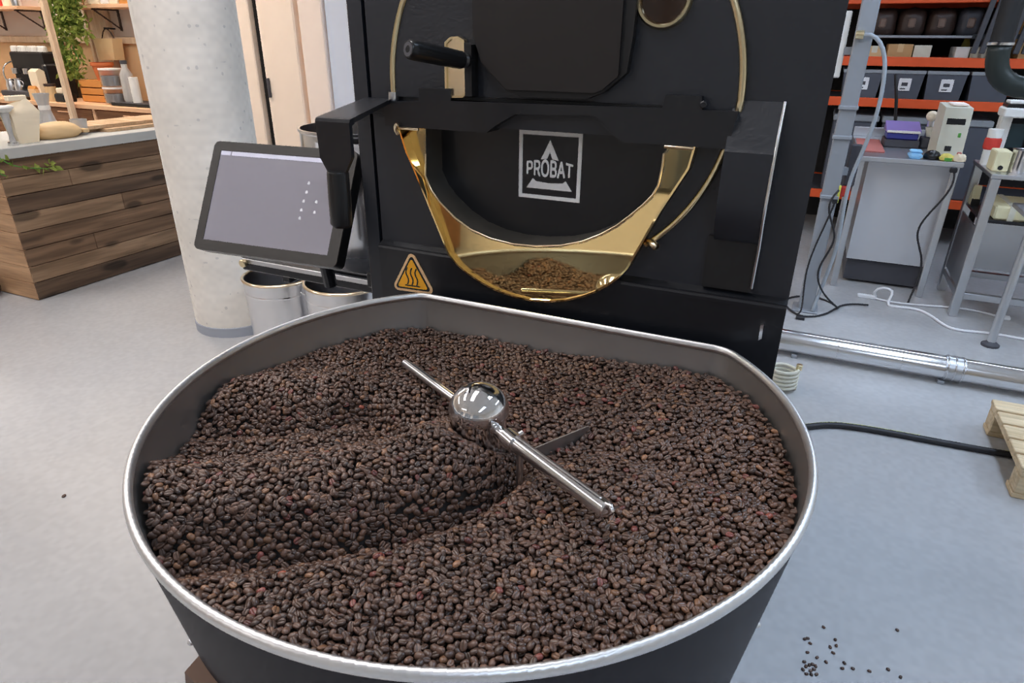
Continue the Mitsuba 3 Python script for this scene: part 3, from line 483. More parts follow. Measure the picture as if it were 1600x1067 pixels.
# spilled beans on the floor
def spill(px, py, lab, grp, s=1.0):
    a = rng.uniform(0, 6.28); f = -1 if rng.rand() < 0.4 else 1; R = np.array([[math.cos(a), -math.sin(a) * f, 0], [math.sin(a), math.cos(a) * f, 0], [0, 0, f]]); one_bean(np.array([px, py, 0.0018 if f > 0 else 0.0031]), R, s, grp, lab, rng.randint(6))
SPILL = [(0.235, 1.462), (0.243, 1.47), (0.228, 1.447), (0.247, 1.452), (0.255, 1.461), (0.237, 1.437), (0.249, 1.441), (0.262, 1.447), (0.251, 1.476), (0.23, 1.475), (0.259, 1.474)]
for a, b in SPILL: spill(a, b, 'coffee bean in the little heap spilled on the grey floor at lower right', 'heap of spilled beans on the floor')
LOOSE = [(0.277, 1.625), (0.236, 1.563), (0.228, 1.557), (0.243, 1.548), (0.237, 1.512), (0.262, 1.505), (0.308, 1.592), (0.311, 1.571), (0.295, 1.558), (0.303, 1.541), (0.285, 1.5), (0.331, 1.518), (0.352, 1.508), (0.326, 1.497), (0.393, 1.519), (0.44, 1.546), (0.469, 1.534), (0.473, 1.705)]
for a, b in LOOSE: spill(a, b, 'single coffee bean lying loose on the grey floor at lower right', 'loose beans on the floor')
spill(-2.31, 1.076, 'lone dark coffee bean on the bare floor left of the cooling tray', None, 1.6)

# ------------------------------------------------------------------ wooden counter, left
FXc = -4.40; CY0, CY1 = 2.29, 4.0
k = thing('plank_counter', 'counter clad in dark horizontal wooden planks with a pale concrete worktop', 'counter')
part(k, 'carcass', bx(-5.15, FXc - 0.022, CY0 + 0.02, CY1, 0.0, 0.885), 'm_plank_dark')
edges = [0.004, 0.118, 0.225, 0.335, 0.445, 0.560, 0.668, 0.775, 0.884]; tone = [[1, 1], [2, 2], [0, 0], [0, 0], [2, 0], [1, 1], [2, 2], [0, 1]]; joints = [[3.4], [3.5], [2.75], [3.6], [3.02], [3.45], [2.7], [3.55]]
for i in range(8):
    cuts = [CY0] + joints[i] + [CY1]
    for j in range(len(cuts) - 1): part(k, 'plank', bx(FXc - 0.024, FXc + 0.004 * ((i * 7 + j * 3) % 3) / 2, cuts[j] + 0.0015, cuts[j + 1] - 0.0015, edges[i] + 0.002, edges[i + 1] - 0.002, 0.002), PLANKS[tone[i][j]])
    part(k, 'end_plank', bx(-5.15, FXc - 0.002, CY0 - 0.004, CY0 + 0.02, edges[i] + 0.001, edges[i + 1] - 0.001, 0.0015), 'm_plank_end', label='lighter plank on the end of the counter' if i == 0 else None)
wt = part(k, 'worktop', bx(-5.2, FXc + 0.03, CY0 - 0.05, CY1 + 0.1, 0.886, 0.95, 0.004), 'm_worktop', label='pale grey concrete worktop')
WT = 0.9505
k = thing('pourover_stand', 'narrow metal and white pour-over stand at the left end of the worktop', 'stand')
part(k, 'base', cyl(0.03, WT, WT + 0.02, 20, -4.47, 2.46), 'm_chrome', 40); part(k, 'column', lathe([(0.018, WT + 0.02), (0.012, WT + 0.06), (0.02, WT + 0.16), (0.024, WT + 0.19)], 20, -4.47, 2.46), 'm_clear', True); part(k, 'dish', lathe([(0, WT + 0.19), (0.03, WT + 0.19), (0.055, WT + 0.215), (0.05, WT + 0.225), (0, WT + 0.21)], 24, -4.47, 2.46), 'm_white', 40)
k = thing('paper_pouch', 'upright cream paper pouch on the worktop beside the pour-over stand', 'pouch')
pb = trimesh.convex.convex_hull(np.array([(-4.56, 2.50, WT), (-4.48, 2.50, WT), (-4.48, 2.62, WT), (-4.56, 2.62, WT), (-4.58, 2.49, WT + 0.16), (-4.46, 2.49, WT + 0.16), (-4.46, 2.66, WT + 0.18), (-4.58, 2.66, WT + 0.18), (-4.53, 2.50, WT + 0.22), (-4.50, 2.62, WT + 0.26), (-4.53, 2.64, WT + 0.26)]))
part(k, 'body', pb.subdivide().subdivide(), 'm_paper', 40); part(k, 'fold', bx(-4.54, -4.50, 2.52, 2.63, WT + 0.245, WT + 0.275, 0.004), 'm_paper')
sph = trimesh.creation.icosphere(3, 1.0); V = sph.vertices.copy(); V = V * (1 + 0.16 * (meshkit.fbm(V * 2.2 + 4, 3, 2) - 0.5)[:, None]); V[:, 2] = np.maximum(V[:, 2], -0.62); V = V * [0.10, 0.155, 0.062]
k = thing('bean_bag', 'crumpled kraft coloured bag lying on the worktop', 'bag'); sph.vertices = V + [-4.56, 2.79, WT + 0.0385]; part(k, 'body', sph, 'm_bag', True)
part(k, 'crimp', place(bx(-0.05, 0.05, -0.012, 0.03, -0.012, 0.012, 0.004), -4.56, 2.95, WT + 0.03), 'm_bag')
k = thing('glass_carafe', 'tall pale glass carafe behind the kraft bag', 'carafe')
part(k, 'body', lathe([(0, WT), (0.062, WT), (0.068, WT + 0.01), (0.04, WT + 0.12), (0.03, WT + 0.17), (0.05, WT + 0.255), (0.046, WT + 0.255), (0.027, WT + 0.17), (0.036, WT + 0.12), (0.062, WT + 0.015), (0, WT + 0.012)], 28, -4.85, 2.93), 'm_clear', 40)
part(k, 'collar', lathe([(0.034, WT + 0.15), (0.037, WT + 0.16), (0.034, WT + 0.18)], 24, -4.85, 2.93), 'm_white', True)
k = thing('glass_tumbler', 'short clear tumbler on the worktop right of the kraft bag', 'glass')
part(k, 'body', lathe([(0, WT), (0.042, WT), (0.052, WT + 0.095), (0.049, WT + 0.095), (0.040, WT + 0.008), (0, WT + 0.008)], 28, -4.62, 2.99), 'm_clear', 40)
bl = ['thicker wooden serving board lying lowest on the worktop by the column', 'slim wooden serving board lying on top of the thicker board']
for i, (a, b, c_, d_, z0) in enumerate(((-4.86, -4.52, 3.12, 3.86, 0.0), (-4.90, -4.58, 3.02, 3.75, 0.024))):
    k = thing('serving_board', bl[i], 'serving board'); o = sbox(a, c_, b, d_).buffer(-0.03).buffer(0.03)
    part(k, 'board', place(extrude(o.difference(Point((a + b) / 2, c_ + 0.06).buffer(0.018)), 0.022), 0, 0, WT + z0), 'm_board'); part(k, 'grip', place(extrude(sbox((a + b) / 2 - 0.04, c_ - 0.06, (a + b) / 2 + 0.04, c_ + 0.01).buffer(0.008), 0.022), 0, 0, WT + z0), 'm_board')
k = thing('coffee_grinder', 'dark teal coffee grinder cut by the left picture edge', 'grinder')
part(k, 'body', bx(-4.78, -4.58, 2.24, 2.40, WT, WT + 0.24, 0.02), 'm_teal_dark'); part(k, 'hopper', lathe([(0.05, WT + 0.24), (0.085, WT + 0.33), (0.085, WT + 0.35), (0, WT + 0.352)], 24, -4.68, 2.32), 'm_black_plastic', 40); part(k, 'spout', bx(-4.585, -4.55, 2.29, 2.35, WT + 0.12, WT + 0.17, 0.006), 'm_black_plastic')
def leaf_cloud(pts, size, seed):
    r = np.random.RandomState(seed); V, F = [], []
    for p in pts:
        a = r.normal(0, 1, 3); a /= np.linalg.norm(a); b = np.cross(a, r.normal(0, 1, 3)); b /= np.linalg.norm(b); s = size * r.uniform(0.6, 1.3); nn_ = np.cross(a, b); o = len(V)
        V += [p - a * s, p - b * s * 0.55 + nn_ * s * 0.15, p - a * s * 0.1 - nn_ * s * 0.05, p + b * s * 0.55 + nn_ * s * 0.15, p + a * s]; F += [[o, o + 1, o + 2], [o, o + 2, o + 3], [o + 1, o + 4, o + 2], [o + 2, o + 4, o + 3]]
    return trimesh.Trimesh(np.array(V), np.array(F), process=False)
k = thing('trailing_herb', 'small green plant trailing over the left end of the plank counter', 'plant')
stem = [curve([(-4.50, 2.30, WT + 0.08), (-4.40, 2.27, WT + 0.05), (-4.355, 2.30, 0.90), (-4.36, 2.42, 0.83), (-4.365, 2.56, 0.80)], 24), curve([(-4.52, 2.28, WT + 0.08), (-4.40, 2.24, WT + 0.02), (-4.35, 2.24, 0.86), (-4.355, 2.30, 0.80)], 18)]
part(k, 'pot', lathe([(0, WT), (0.045, WT), (0.06, WT + 0.08), (0.055, WT + 0.08), (0.05, WT + 0.06), (0, WT + 0.06)], 24, -4.52, 2.29), 'm_teal_dark', 40)
for s in stem: part(k, 'stem', tube(s, 0.003, 6), 'm_green', True)
r = np.random.RandomState(4); lp = np.vstack([s[3:] + r.normal(0, 0.012, (len(s) - 3, 3)) + [0.012, 0, 0] for s in stem] + [np.array([-4.36, 2.58, 0.805]) + r.normal(0, 0.02, (10, 3)) * [0.3, 1, 1], np.array([-4.50, 2.28, WT + 0.11]) + r.normal(0, 0.035, (26, 3))])
kk_ = part(k, 'foliage', leaf_cloud(lp, 0.026, 6), 'm_leaf'); labels[kk_] = {'kind': 'stuff'}
# bag on the floor, far left
k = thing('floor_sack', 'dark brown sack on the floor at the left edge against the counter end', 'sack'); s2 = trimesh.creation.icosphere(3, 1.0); V = s2.vertices * (1 + 0.2 * (meshkit.fbm(s2.vertices * 2, 3, 9) - 0.5))[:, None]; V[:, 2] = np.maximum(V[:, 2], -0.75); s2.vertices = V * [0.10, 0.08, 0.075] + [-4.78, 2.19, 0.057]; part(k, 'body', s2, 'm_dark_brown', True); part(k, 'neck', lathe([(0.02, 0.10), (0.012, 0.125), (0.025, 0.15)], 12, -4.78, 2.19), 'm_dark_brown', True)

# ------------------------------------------------------------------ back counter
k = thing('back_counter', 'brown wooden back counter with drawers against the far left wall', 'counter')
part(k, 'carcass', bx(-10.0, -5.95, 4.80, 5.28, 0.0, 0.86), 'm_drawer'); part(k, 'top', bx(-10.0, -5.92, 4.74, 5.295, 0.862, 0.905, 0.004), 'm_shelf_wood', label='light wooden top')
for a, b in ((-9.9, -9.0), (-8.98, -8.05), (-8.03, -7.12), (-7.04, -6.0)):
    for z0, z1 in ((0.655, 0.852), (0.44, 0.648), (0.08, 0.433)):
        d = part(k, 'drawer', bx(a, b, 4.775, 4.80, z0, z1, 0.003), 'm_drawer'); part(d, 'pull', bx((a + b) / 2 - 0.09, (a + b) / 2 + 0.09, 4.755, 4.776, z1 - 0.045, z1 - 0.03, 0.003), 'm_shelf_wood')
part(k, 'divider', bx(-7.1, -7.06, 4.77, 4.80, 0.05, 0.86, 0.003), 'm_shelf_wood')
BT = 0.9055
k = thing('espresso_machine', 'black espresso machine on the back counter at upper left', 'espresso machine')
part(k, 'body', bx(-8.62, -8.05, 4.98, 5.28, BT + 0.05, 1.40, 0.015), 'm_black_matt'); part(k, 'drip_tray', bx(-8.66, -8.125, 4.80, 5.0, BT + 0.03, BT + 0.09, 0.008), 'm_dark_grey'); part(k, 'side_panel', bx(-8.045, -7.97, 4.94, 5.26, BT, 1.28, 0.02), 'm_black_satin')
for xx in (-8.5, -8.3): part(k, 'group_head', place(cyl(0.035, -0.03, 0.03, 18), xx, 4.93, 1.2), 'm_steel', 40)
part(k, 'steam_wand', tube(curve([(-8.55, 4.95, 1.3), (-8.56, 4.86, 1.25), (-8.55, 4.84, 1.08)], 12), 0.008, 8), 'm_chrome', True)
for i in range(7): 
    kc = thing('cup', ('leftmost', 'second from the left', 'third from the left', 'middle one', 'third from the right', 'second from the right', 'rightmost')[i] + ' of seven white cups upside down on the black espresso machine', 'cup', 'cups on the espresso machine'); part(kc, 'bowl', lathe([(0.026, 0), (0.04, 0.0), (0.036, 0.05), (0.022, 0.062), (0, 0.062)], 18, -8.66 + i * 0.088, 5.08 + 0.02 * (i % 2), 1.4), 'm_white', 40)
def jug(name, lab, cat, x, y, z, r, h, m):
    k = thing(name, lab, cat); part(k, 'body', lathe([(0, z), (r, z), (r * 1.05, z + h * 0.4), (r * 0.75, z + h * 0.85), (r * 0.85, z + h), (r * 0.78, z + h), (r * 0.66, z + h * 0.85), (0, z + h * 0.5)], 20, x, y), m, 40)
    part(k, 'handle', tube(curve([(x + r * 0.7, y, z + h * 0.85), (x + r * 1.6, y, z + h * 0.6), (x + r, y, z + h * 0.3)], 10), r * 0.12, 6), m, True)
jug('milk_jug', 'small steel milk jug in front of the espresso machine, left', 'jug', -8.55, 4.87, BT + 0.09, 0.05, 0.12, 'm_steel'); jug('milk_jug', 'small steel milk jug in front of the espresso machine, right', 'jug', -8.38, 4.86, BT + 0.09, 0.05, 0.13, 'm_steel')
def carton(lab, x0, x1, y0, y1, z0, z1, m, m2):
    k = thing('carton', lab, 'carton'); part(k, 'box', bx(x0, x1, y0, y1, z0, z1 - 0.03, 0.004), m); part(k, 'gable', trimesh.convex.convex_hull(np.array([(a, b, z1 - 0.03) for a in (x0, x1) for b in (y0, y1)] + [(a, (y0 + y1) / 2 + s, z1) for a in (x0, x1) for s in (-0.004, 0.004)])), m2)
carton('tall cream carton beside the espresso machine', -8.10, -7.96, 4.82, 4.92, BT, 1.235, 'm_paper', 'm_paper'); carton('short orange and cream carton in front of the tall carton', -8.11, -7.98, 4.775, 4.815, BT, 1.06, 'm_sticker_edge', 'm_ochre')
k = thing('canister', 'small brown lidded canister right of the cartons', 'canister'); part(k, 'body', cyl(0.055, BT, 1.06, 20, -7.84, 4.86), 'm_bag', 40); part(k, 'lid', cyl(0.058, 1.06, 1.085, 20, -7.84, 4.86), 'm_dark_brown', 40)
k = thing('grinder_base', 'small black appliance next to the light wooden post', 'appliance'); part(k, 'body', bx(-7.72, -7.56, 4.80, 4.95, BT, 0.99, 0.01), 'm_black_plastic'); part(k, 'top', bx(-7.70, -7.60, 4.82, 4.92, 0.99, 1.05, 0.01), 'm_paper')
# jars and such right of the post
for i, (z0, h) in enumerate(((BT + 0.002, 0.17), (BT + 0.172, 0.185))):
    k = thing('glass_jar', ('lower of two stacked glass jars with a white lid', 'upper of two stacked glass jars with a white lid')[i], 'jar')
    part(k, 'body', lathe([(0, z0), (0.10, z0), (0.11, z0 + 0.01), (0.11, z0 + h - 0.03), (0.10, z0 + h - 0.02), (0.10, z0 + h - 0.02), (0.106, z0 + h - 0.03), (0.106, z0 + 0.012), (0, z0 + 0.008)], 28, -6.93 + i * 0.0, 4.96), 'm_glass', 40)
    part(k, 'lid', cyl(0.112, z0 + h - 0.02, z0 + h - 0.001, 28, -6.93, 4.96), 'm_white', 40); part(k, 'contents', cyl(0.095, z0 + 0.012, z0 + h * 0.6, 20, -6.93, 4.96), 'm_grey', 40)
k = thing('glass_bottle', 'tall stoppered glass bottle between the jars and the paper roll', 'bottle'); part(k, 'body', lathe([(0, BT + 0.03), (0.06, BT + 0.03), (0.068, BT + 0.05), (0.062, BT + 0.30), (0.03, BT + 0.36), (0.03, BT + 0.40), (0.026, BT + 0.40), (0.026, BT + 0.36), (0.057, BT + 0.30), (0.06, BT + 0.05), (0, BT + 0.045)], 24, -6.72, 4.98), 'm_clear', 40); part(k, 'stopper', cyl(0.034, BT + 0.40, BT + 0.435, 18, -6.72, 4.98), 'm_dark_grey', 40)
k = thing('paper_roll', 'white paper roll standing on the dark tray', 'paper roll'); part(k, 'roll', lathe([(0.012, BT + 0.03), (0.045, BT + 0.03), (0.045, BT + 0.28), (0.012, BT + 0.28), (0.012, BT + 0.03)], 24, -6.56, 4.93), 'm_white', 40); part(k, 'core', lathe([(0.0125, BT + 0.03), (0.0125, BT + 0.285), (0.009, BT + 0.285)], 16, -6.56, 4.93), 'm_kraft', 40)
k = thing('counter_tray', 'flat dark tray under the bottle and the paper roll', 'tray'); part(k, 'tray', bx(-6.80, -6.1, 4.80, 5.15, BT, BT + 0.028, 0.004), 'm_dark_grey'); part(k, 'lip', bx(-6.80, -6.1, 4.795, 4.803, BT + 0.005, BT + 0.034, 0.001), 'm_black_plastic')
k = thing('terracotta_pot', 'terracotta pot leaning among ochre boards on the back counter', 'pot'); part(k, 'body', lathe([(0, 1.13), (0.075, 1.13), (0.105, 1.30), (0.095, 1.30), (0, 1.25)], 24, -7.2, 5.08), 'm_terracotta', 40); part(k, 'rim', lathe([(0.105, 1.275), (0.113, 1.28), (0.113, 1.31), (0.10, 1.31)], 24, -7.2, 5.08), 'm_terracotta', 40)
k = thing('wooden_crate', 'orange brown wooden crate under the terracotta pot', 'crate')
for i in range(3): part(k, 'slat', bx(-7.5, -7.08, 4.97, 4.985, BT + 0.005 + i * 0.075, BT + 0.07 + i * 0.075, 0.003), 'm_ochre'); part(k, 'slat', bx(-7.5, -7.08, 5.185, 5.20, BT + 0.005 + i * 0.075, BT + 0.07 + i * 0.075, 0.003), 'm_ochre')
part(k, 'end_board', join(bx(-7.5, -7.485, 4.985, 5.185, BT, BT + 0.22), bx(-7.095, -7.08, 4.985, 5.185, BT, BT + 0.22)), 'm_ochre'); part(k, 'top_board', bx(-7.5, -7.08, 4.97, 5.2, BT + 0.221, BT + 0.2245), 'm_ochre')
k = thing('kraft_bag', 'kraft paper bag hanging on the wall beside the green vine', 'bag'); part(k, 'body', trimesh.convex.convex_hull(np.array([(a, b, z) for a, z in ((-7.36, 1.545), (-7.06, 1.545), (-7.09, 1.33), (-7.33, 1.33)) for b in (5.16, 5.28)])), 'm_bag'); part(k, 'strap', tube(curve([(-7.3, 5.22, 1.54), (-7.2, 5.22, 1.64), (-7.1, 5.22, 1.54)], 10), 0.006, 6), 'm_dark_brown', True); part(k, 'peg', tube([(-7.2, 5.33, 1.64), (-7.2, 5.20, 1.645)], 0.008, 8), 'm_black_satin', True)
# hanging vine
k = thing('hanging_vine', 'lush green vine hanging down the wall beside the wooden post', 'plant'); r = np.random.RandomState(12); stems, lp = [], []
for i in range(9):
    xt = -7.66 + 0.055 * i + r.uniform(-0.02, 0.02); L = r.uniform(0.5, 1.0) if i > 4 else r.uniform(0.9, 1.3)
    s = curve([(xt, 5.05, 2.12), (xt - 0.02, 4.98, 1.9), (xt - 0.06 - 0.05 * r.rand(), 4.97 + 0.04 * r.rand(), 2.1 - L * 0.5), (xt - 0.04 + 0.06 * r.rand(), 5.0, 2.1 - L * 0.78)], 40); stems.append(s); lp.append(np.repeat(s, 4, 0) + r.normal(0, 0.045, (160, 3)) * [1, 0.7, 1])
part(k, 'pot', lathe([(0, 2.0), (0.11, 2.0), (0.14, 2.18), (0.13, 2.18), (0, 2.12)], 24, -7.45, 5.15), 'm_white', 40); part(k, 'wall_hook', bx(-7.47, -7.43, 5.2, 5.33, 2.02, 2.1, 0.004), 'm_black_satin')
for s in stems: part(k, 'stem', tube(s, 0.004, 5), 'm_green', True)
kk_ = part(k, 'foliage', leaf_cloud(np.vstack(lp), 0.034, 8), 'm_leaf'); labels[kk_] = {'kind': 'stuff'}
# wall shelves with bottles and boxes
def wall_shelf(x0, x1, bxs, lab):
    k = thing('wall_shelf', lab, 'shelf'); part(k, 'board', bx(x0, x1, 5.05, 5.375, 1.83, 1.866, 0.004), 'm_shelf_wood')
    for xb in bxs: part(k, 'bracket', join(bx(xb - 0.012, xb + 0.012, 5.08, 5.375, 1.815, 1.83), bx(xb - 0.012, xb + 0.012, 5.36, 5.375, 1.62, 1.83), tube([(xb, 5.1, 1.815), (xb, 5.36, 1.64)], 0.009, 6)), 'm_dark_brown')
wall_shelf(-9.6, -8.36, (-9.2, -8.45), 'light wooden wall shelf at the upper left corner'); wall_shelf(-7.62, -6.2, (-7.15, -6.4), 'light wooden wall shelf beside the green vine')
def bottle(lab, x, y, r, h, m, mc):
    k = thing('shelf_bottle', lab, 'bottle'); part(k, 'body', lathe([(0, 1.8665), (r, 1.8665), (r, 1.8665 + h * 0.65), (r * 0.4, 1.8665 + h * 0.82), (r * 0.4, 1.8665 + h), (0, 1.8665 + h)], 18, x, y), m, 40); part(k, 'cap', cyl(r * 0.48, 1.8665 + h, 1.8665 + h + 0.03, 14, x, y), mc, 40)
bottle('white bottle at the left end of the upper left shelf', -8.93, 5.15, 0.05, 0.24, 'm_white', 'm_dark_grey'); bottle('red bottle on the upper left shelf', -8.79, 5.15, 0.045, 0.22, 'm_red', 'm_white'); bottle('cream bottle next to the red one on the shelf', -8.66, 5.15, 0.05, 0.22, 'm_paper', 'm_ochre'); bottle('silver bottle at the right end of the upper left shelf', -8.50, 5.15, 0.05, 0.24, 'm_steel', 'm_chrome')
for i, (a, b, m, lab) in enumerate(((-7.19, -7.02, 'm_paper', 'cream box at the left on the shelf beside the vine'), (-7.0, -6.88, 'm_white', 'white box in the middle of the shelf beside the vine'), (-6.86, -6.74, 'm_paper', 'narrow cream box on the shelf beside the vine'), (-6.72, -6.55, 'm_ochre', 'ochre box next to the column on the shelf'))):
    k = thing('shelf_box', lab, 'box'); part(k, 'body', bx(a, b, 5.08, 5.3, 1.8665, 2.05 + 0.03 * (i % 2), 0.004), m); part(k, 'lid', bx(a - 0.004, b + 0.004, 5.076, 5.304, 2.05 + 0.03 * (i % 2), 2.075 + 0.03 * (i % 2), 0.003), m)

# ------------------------------------------------------------------ workshop on the right
# galvanised post with conduit hose
k = thing('steel_post', 'grey galvanised post standing right of the roaster', 'post'); part(k, 'post', bx(0.082, 0.172, 4.28, 4.36, 0, CEIL, 0.006), 'm_galv'); part(k, 'foot', bx(0.05, 0.2, 4.24, 4.40, 0, 0.012, 0.003), 'm_galv'); [part(k, 'clamp_band', bx(0.076, 0.178, 4.262, 4.366, z, z + 0.02, 0.003), 'm_galv') for z in (1.22, 0.72, 1.06)]; part(k, 'yellow_tag', bx(0.168, 0.18, 4.27, 4.30, 0.70, 0.80, 0.002), 'm_cable_yellow', label='narrow yellow tag')
k = thing('grey_hose', 'thin grey hose looping out of a brass fitting on the galvanised post', 'hose'); part(k, 'hose', tube(curve([(0.12, 4.25, 1.598), (0.175, 4.24, 1.592), (0.235, 4.24, 1.52), (0.265, 4.24, 1.40), (0.272, 4.24, 1.22), (0.245, 4.26, 1.0), (0.22, 4.27, 0.85), (0.225, 4.28, 0.45), (0.20, 4.3, 0.20), (0.17, 4.26, 0.012)], 50), 0.011, 8), 'm_hose_grey', True); part(k, 'fitting', place(cyl(0.022, -0.02, 0.02, 16), 0.105, 4.255, 1.6, ry=90), 'm_brass_satin', 40, label='brass fitting')
k = thing('wall_box', 'long narrow white box fixed beside the galvanised post', 'cable duct'); part(k, 'body', bx(-0.02, 0.05, 4.36, 4.42, 1.38, 1.72, 0.006), 'm_white'); part(k, 'bracket', bx(0.045, 0.09, 4.35, 4.40, 1.5, 1.54), 'm_galv')
for zz in (1.41, 1.69): part(k, 'screw', place(cyl(0.006, 0, 0.003, 10), 0.015, 4.36, zz, rx=90), 'm_dark_grey')
k = thing('socket_strip', 'dark vertical socket strip with an orange plug beside the post', 'socket strip'); part(k, 'strip', bx(0.19, 0.25, 4.40, 4.45, 0.78, 1.02, 0.006), 'm_dark_grey'); part(k, 'plug', bx(0.185, 0.235, 4.37, 4.41, 0.72, 0.78, 0.006), 'm_red', label='orange red plug'); part(k, 'mount', bx(0.165, 0.2, 4.35, 4.42, 0.85, 0.89), 'm_galv')
# pallet rack
k = thing('pallet_rack', 'tall storage rack with bright orange beams in the right background', 'rack'); RY0, RY1 = 6.2, 7.1
for xx in (-0.45, 2.85):
    for yy in (RY0 + 0.02, RY1 - 0.1): part(k, 'upright', bx(xx, xx + 0.08, yy, yy + 0.08, 0, 2.9, 0.004), 'm_dark_grey')
for z0 in (0.35, 1.10, 1.402, 1.838, 2.5):
    part(k, 'beam', bx(-0.37, 2.85, RY0, RY0 + 0.045, z0, z0 + 0.068, 0.004), 'm_orange'); part(k, 'beam', bx(-0.37, 2.85, RY1 - 0.045, RY1, z0, z0 + 0.068, 0.004), 'm_orange')
    part(k, 'deck', bx(-0.37, 2.85, RY0 + 0.046, RY1 - 0.046, z0 + 0.045, z0 + 0.063), 'm_dark_grey')
part(k, 'back_panel', bx(-0.45, 2.93, RY1 + 0.005, RY1 + 0.02, 0, 2.9), 'm_black_matt', label='dark backing of the rack')
part(k, 'steel_shelf', bx(0.2, 1.0, RY0 + 0.05, RY1 - 0.05, 1.603, 1.622, 0.003), 'm_galv', label='thin grey intermediate shelf')
for xx in (0.2, 0.98): part(k, 'shelf_leg', bx(xx, xx + 0.02, RY0 + 0.06, RY0 + 0.08, 1.465, 1.603), 'm_dark_grey')
ZS2, ZS1, ZS3 = 1.1632, 1.4652, 1.6225
cl = ['dark grey storage crate with a white label, leftmost behind the grey hose', 'dark grey storage crate with a white label, second from the left', 'dark grey storage crate with a white label, third from the left', 'dark grey storage crate at the right end of its shelf behind the black hose']
for i, (a, b) in enumerate(((0.10, 0.375), (0.40, 0.665), (0.685, 0.945), (0.975, 1.24))):
    kc = thing('storage_crate', cl[i], 'crate'); part(kc, 'tub', trimesh.convex.convex_hull(np.array([(x, y, z) for x, z in ((a + 0.015, ZS2), (b - 0.015, ZS2), (a, ZS2 + 0.185), (b, ZS2 + 0.185)) for y in (RY0 + (0.02 if z < ZS2 + 0.1 else 0.008), RY1 - 0.2)])), 'm_crate'); part(kc, 'lid', bx(a - 0.006, b + 0.006, RY0, RY1 - 0.19, ZS2 + 0.186, ZS2 + 0.212, 0.004), 'm_crate_lid', label='paler lid')
    if i < 3:
        c_ = (a + b) / 2 + 0.01; lb = part(kc, 'label', bx(c_ - 0.042, c_ + 0.042, RY0 + 0.004, RY0 + 0.014, ZS2 + 0.065, ZS2 + 0.155), 'm_label', label='white square label'); part(lb, 'print', join(bx(c_ - 0.022, c_ + 0.02, RY0 + 0.0025, RY0 + 0.005, ZS2 + 0.10, ZS2 + 0.125), bx(c_ - 0.028, c_ + 0.01, RY0 + 0.0025, RY0 + 0.005, ZS2 + 0.075, ZS2 + 0.084)), 'm_dark_grey')
def box_on(lab, a, b, z0, z1, m, y0=RY0 + 0.06, tape=True, name='storage_box'):
    k = thing(name, lab, 'box'); part(k, 'body', bx(a, b, y0, y0 + 0.3, z0, z1, 0.003), m)
    if tape: part(k, 'tape', bx((a + b) / 2 - 0.02, (a + b) / 2 + 0.02, y0 - 0.001, y0 + 0.301, z0 + 0.4 * (z1 - z0), z1 + 0.001), 'm_offwhite' if m != 'm_kraft' else 'm_bag')
box_on('small tan box behind the grey hose on the rack', 0.225, 0.34, ZS1, 1.545, 'm_bag'); box_on('wide kraft cardboard box on the orange beam shelf', 0.375, 0.545, ZS1, 1.56, 'm_kraft'); box_on('pale grey box right of the kraft box', 0.553, 0.67, ZS1, 1.553, 'm_offwhite', tape=False)
box_on('white box at the right end of the orange beam shelf', 0.83, 0.92, ZS1, 1.545, 'm_white', tape=False); box_on('white tub with green stripe beside the white box', 0.93, 1.05, ZS1, 1.545, 'm_offwhite', tape=False)
k = thing('yellow_bottle', 'yellow bottle rising behind the white boxes on the rack', 'bottle'); part(k, 'body', lathe([(0, ZS1), (0.03, ZS1), (0.03, 1.56), (0.018, 1.60), (0, 1.60)], 16, 0.935, 6.62), 'm_yellow', 40); part(k, 'cap', cyl(0.019, 1.60, 1.622, 12, 0.935, 6.62), 'm_ochre', 40)
for i, (a, b, m) in enumerate(((0.21, 0.40, 'm_dark_brown'), (0.41, 0.60, 'm_dark_brown'), (0.61, 0.80, 'm_dark_brown'), (0.81, 0.98, 'm_dark_grey'))):
    k = thing('coffee_sack', ('dark brown wrapped sack, leftmost on the thin grey shelf', 'dark brown wrapped sack, second on the thin grey shelf', 'dark brown wrapped sack, third on the thin grey shelf', 'dark grey wrapped sack, rightmost on the thin grey shelf')[i], 'sack')
    s2 = trimesh.creation.icosphere(3, 1.0); V = s2.vertices; V = np.sign(V) * np.abs(V) ** 0.55; V = V * (1 + 0.14 * (meshkit.fbm(V * 2.1 + 7 * i, 3, i) - 0.5))[:, None]; V[:, 2] = np.maximum(V[:, 2], -0.8); s2.vertices = V * [(b - a) * 0.52, 0.2, 0.108] + [(a + b) / 2, RY0 + 0.32, ZS3 + 0.0865]; part(k, 'body', s2, m, True); part(k, 'wrap', bx((a + b) / 2 - 0.03, (a + b) / 2 + 0.02, RY0 + 0.105, RY0 + 0.15, ZS3 + 0.05, ZS3 + 0.12, 0.01), 'm_plastic_wrap')
k = thing('ribbed_panel', 'dark grey vertical ribbed panel leaning in the rack at the upper right', 'panel')
for i in range(7): part(k, 'rib', place(bx(-0.018, 0.018, -0.015, 0.015, 0, 0.62, 0.004), 0.93 + i * 0.052, 6.165, 1.50, ry=6), 'm_dark_grey' if i not in (2,) else 'm_grey')
part(k, 'cross_bar', bx(0.90, 1.32, 6.178, 6.19, 1.6, 1.63), 'm_black_satin'); part(k, 'cross_bar', bx(0.92, 1.34, 6.178, 6.19, 2.0, 2.03), 'm_black_satin')
box_on('large kraft carton high at the right edge of the picture', 1.22, 1.7, ZS1, 1.81, 'm_kraft', RY0 + 0.02)
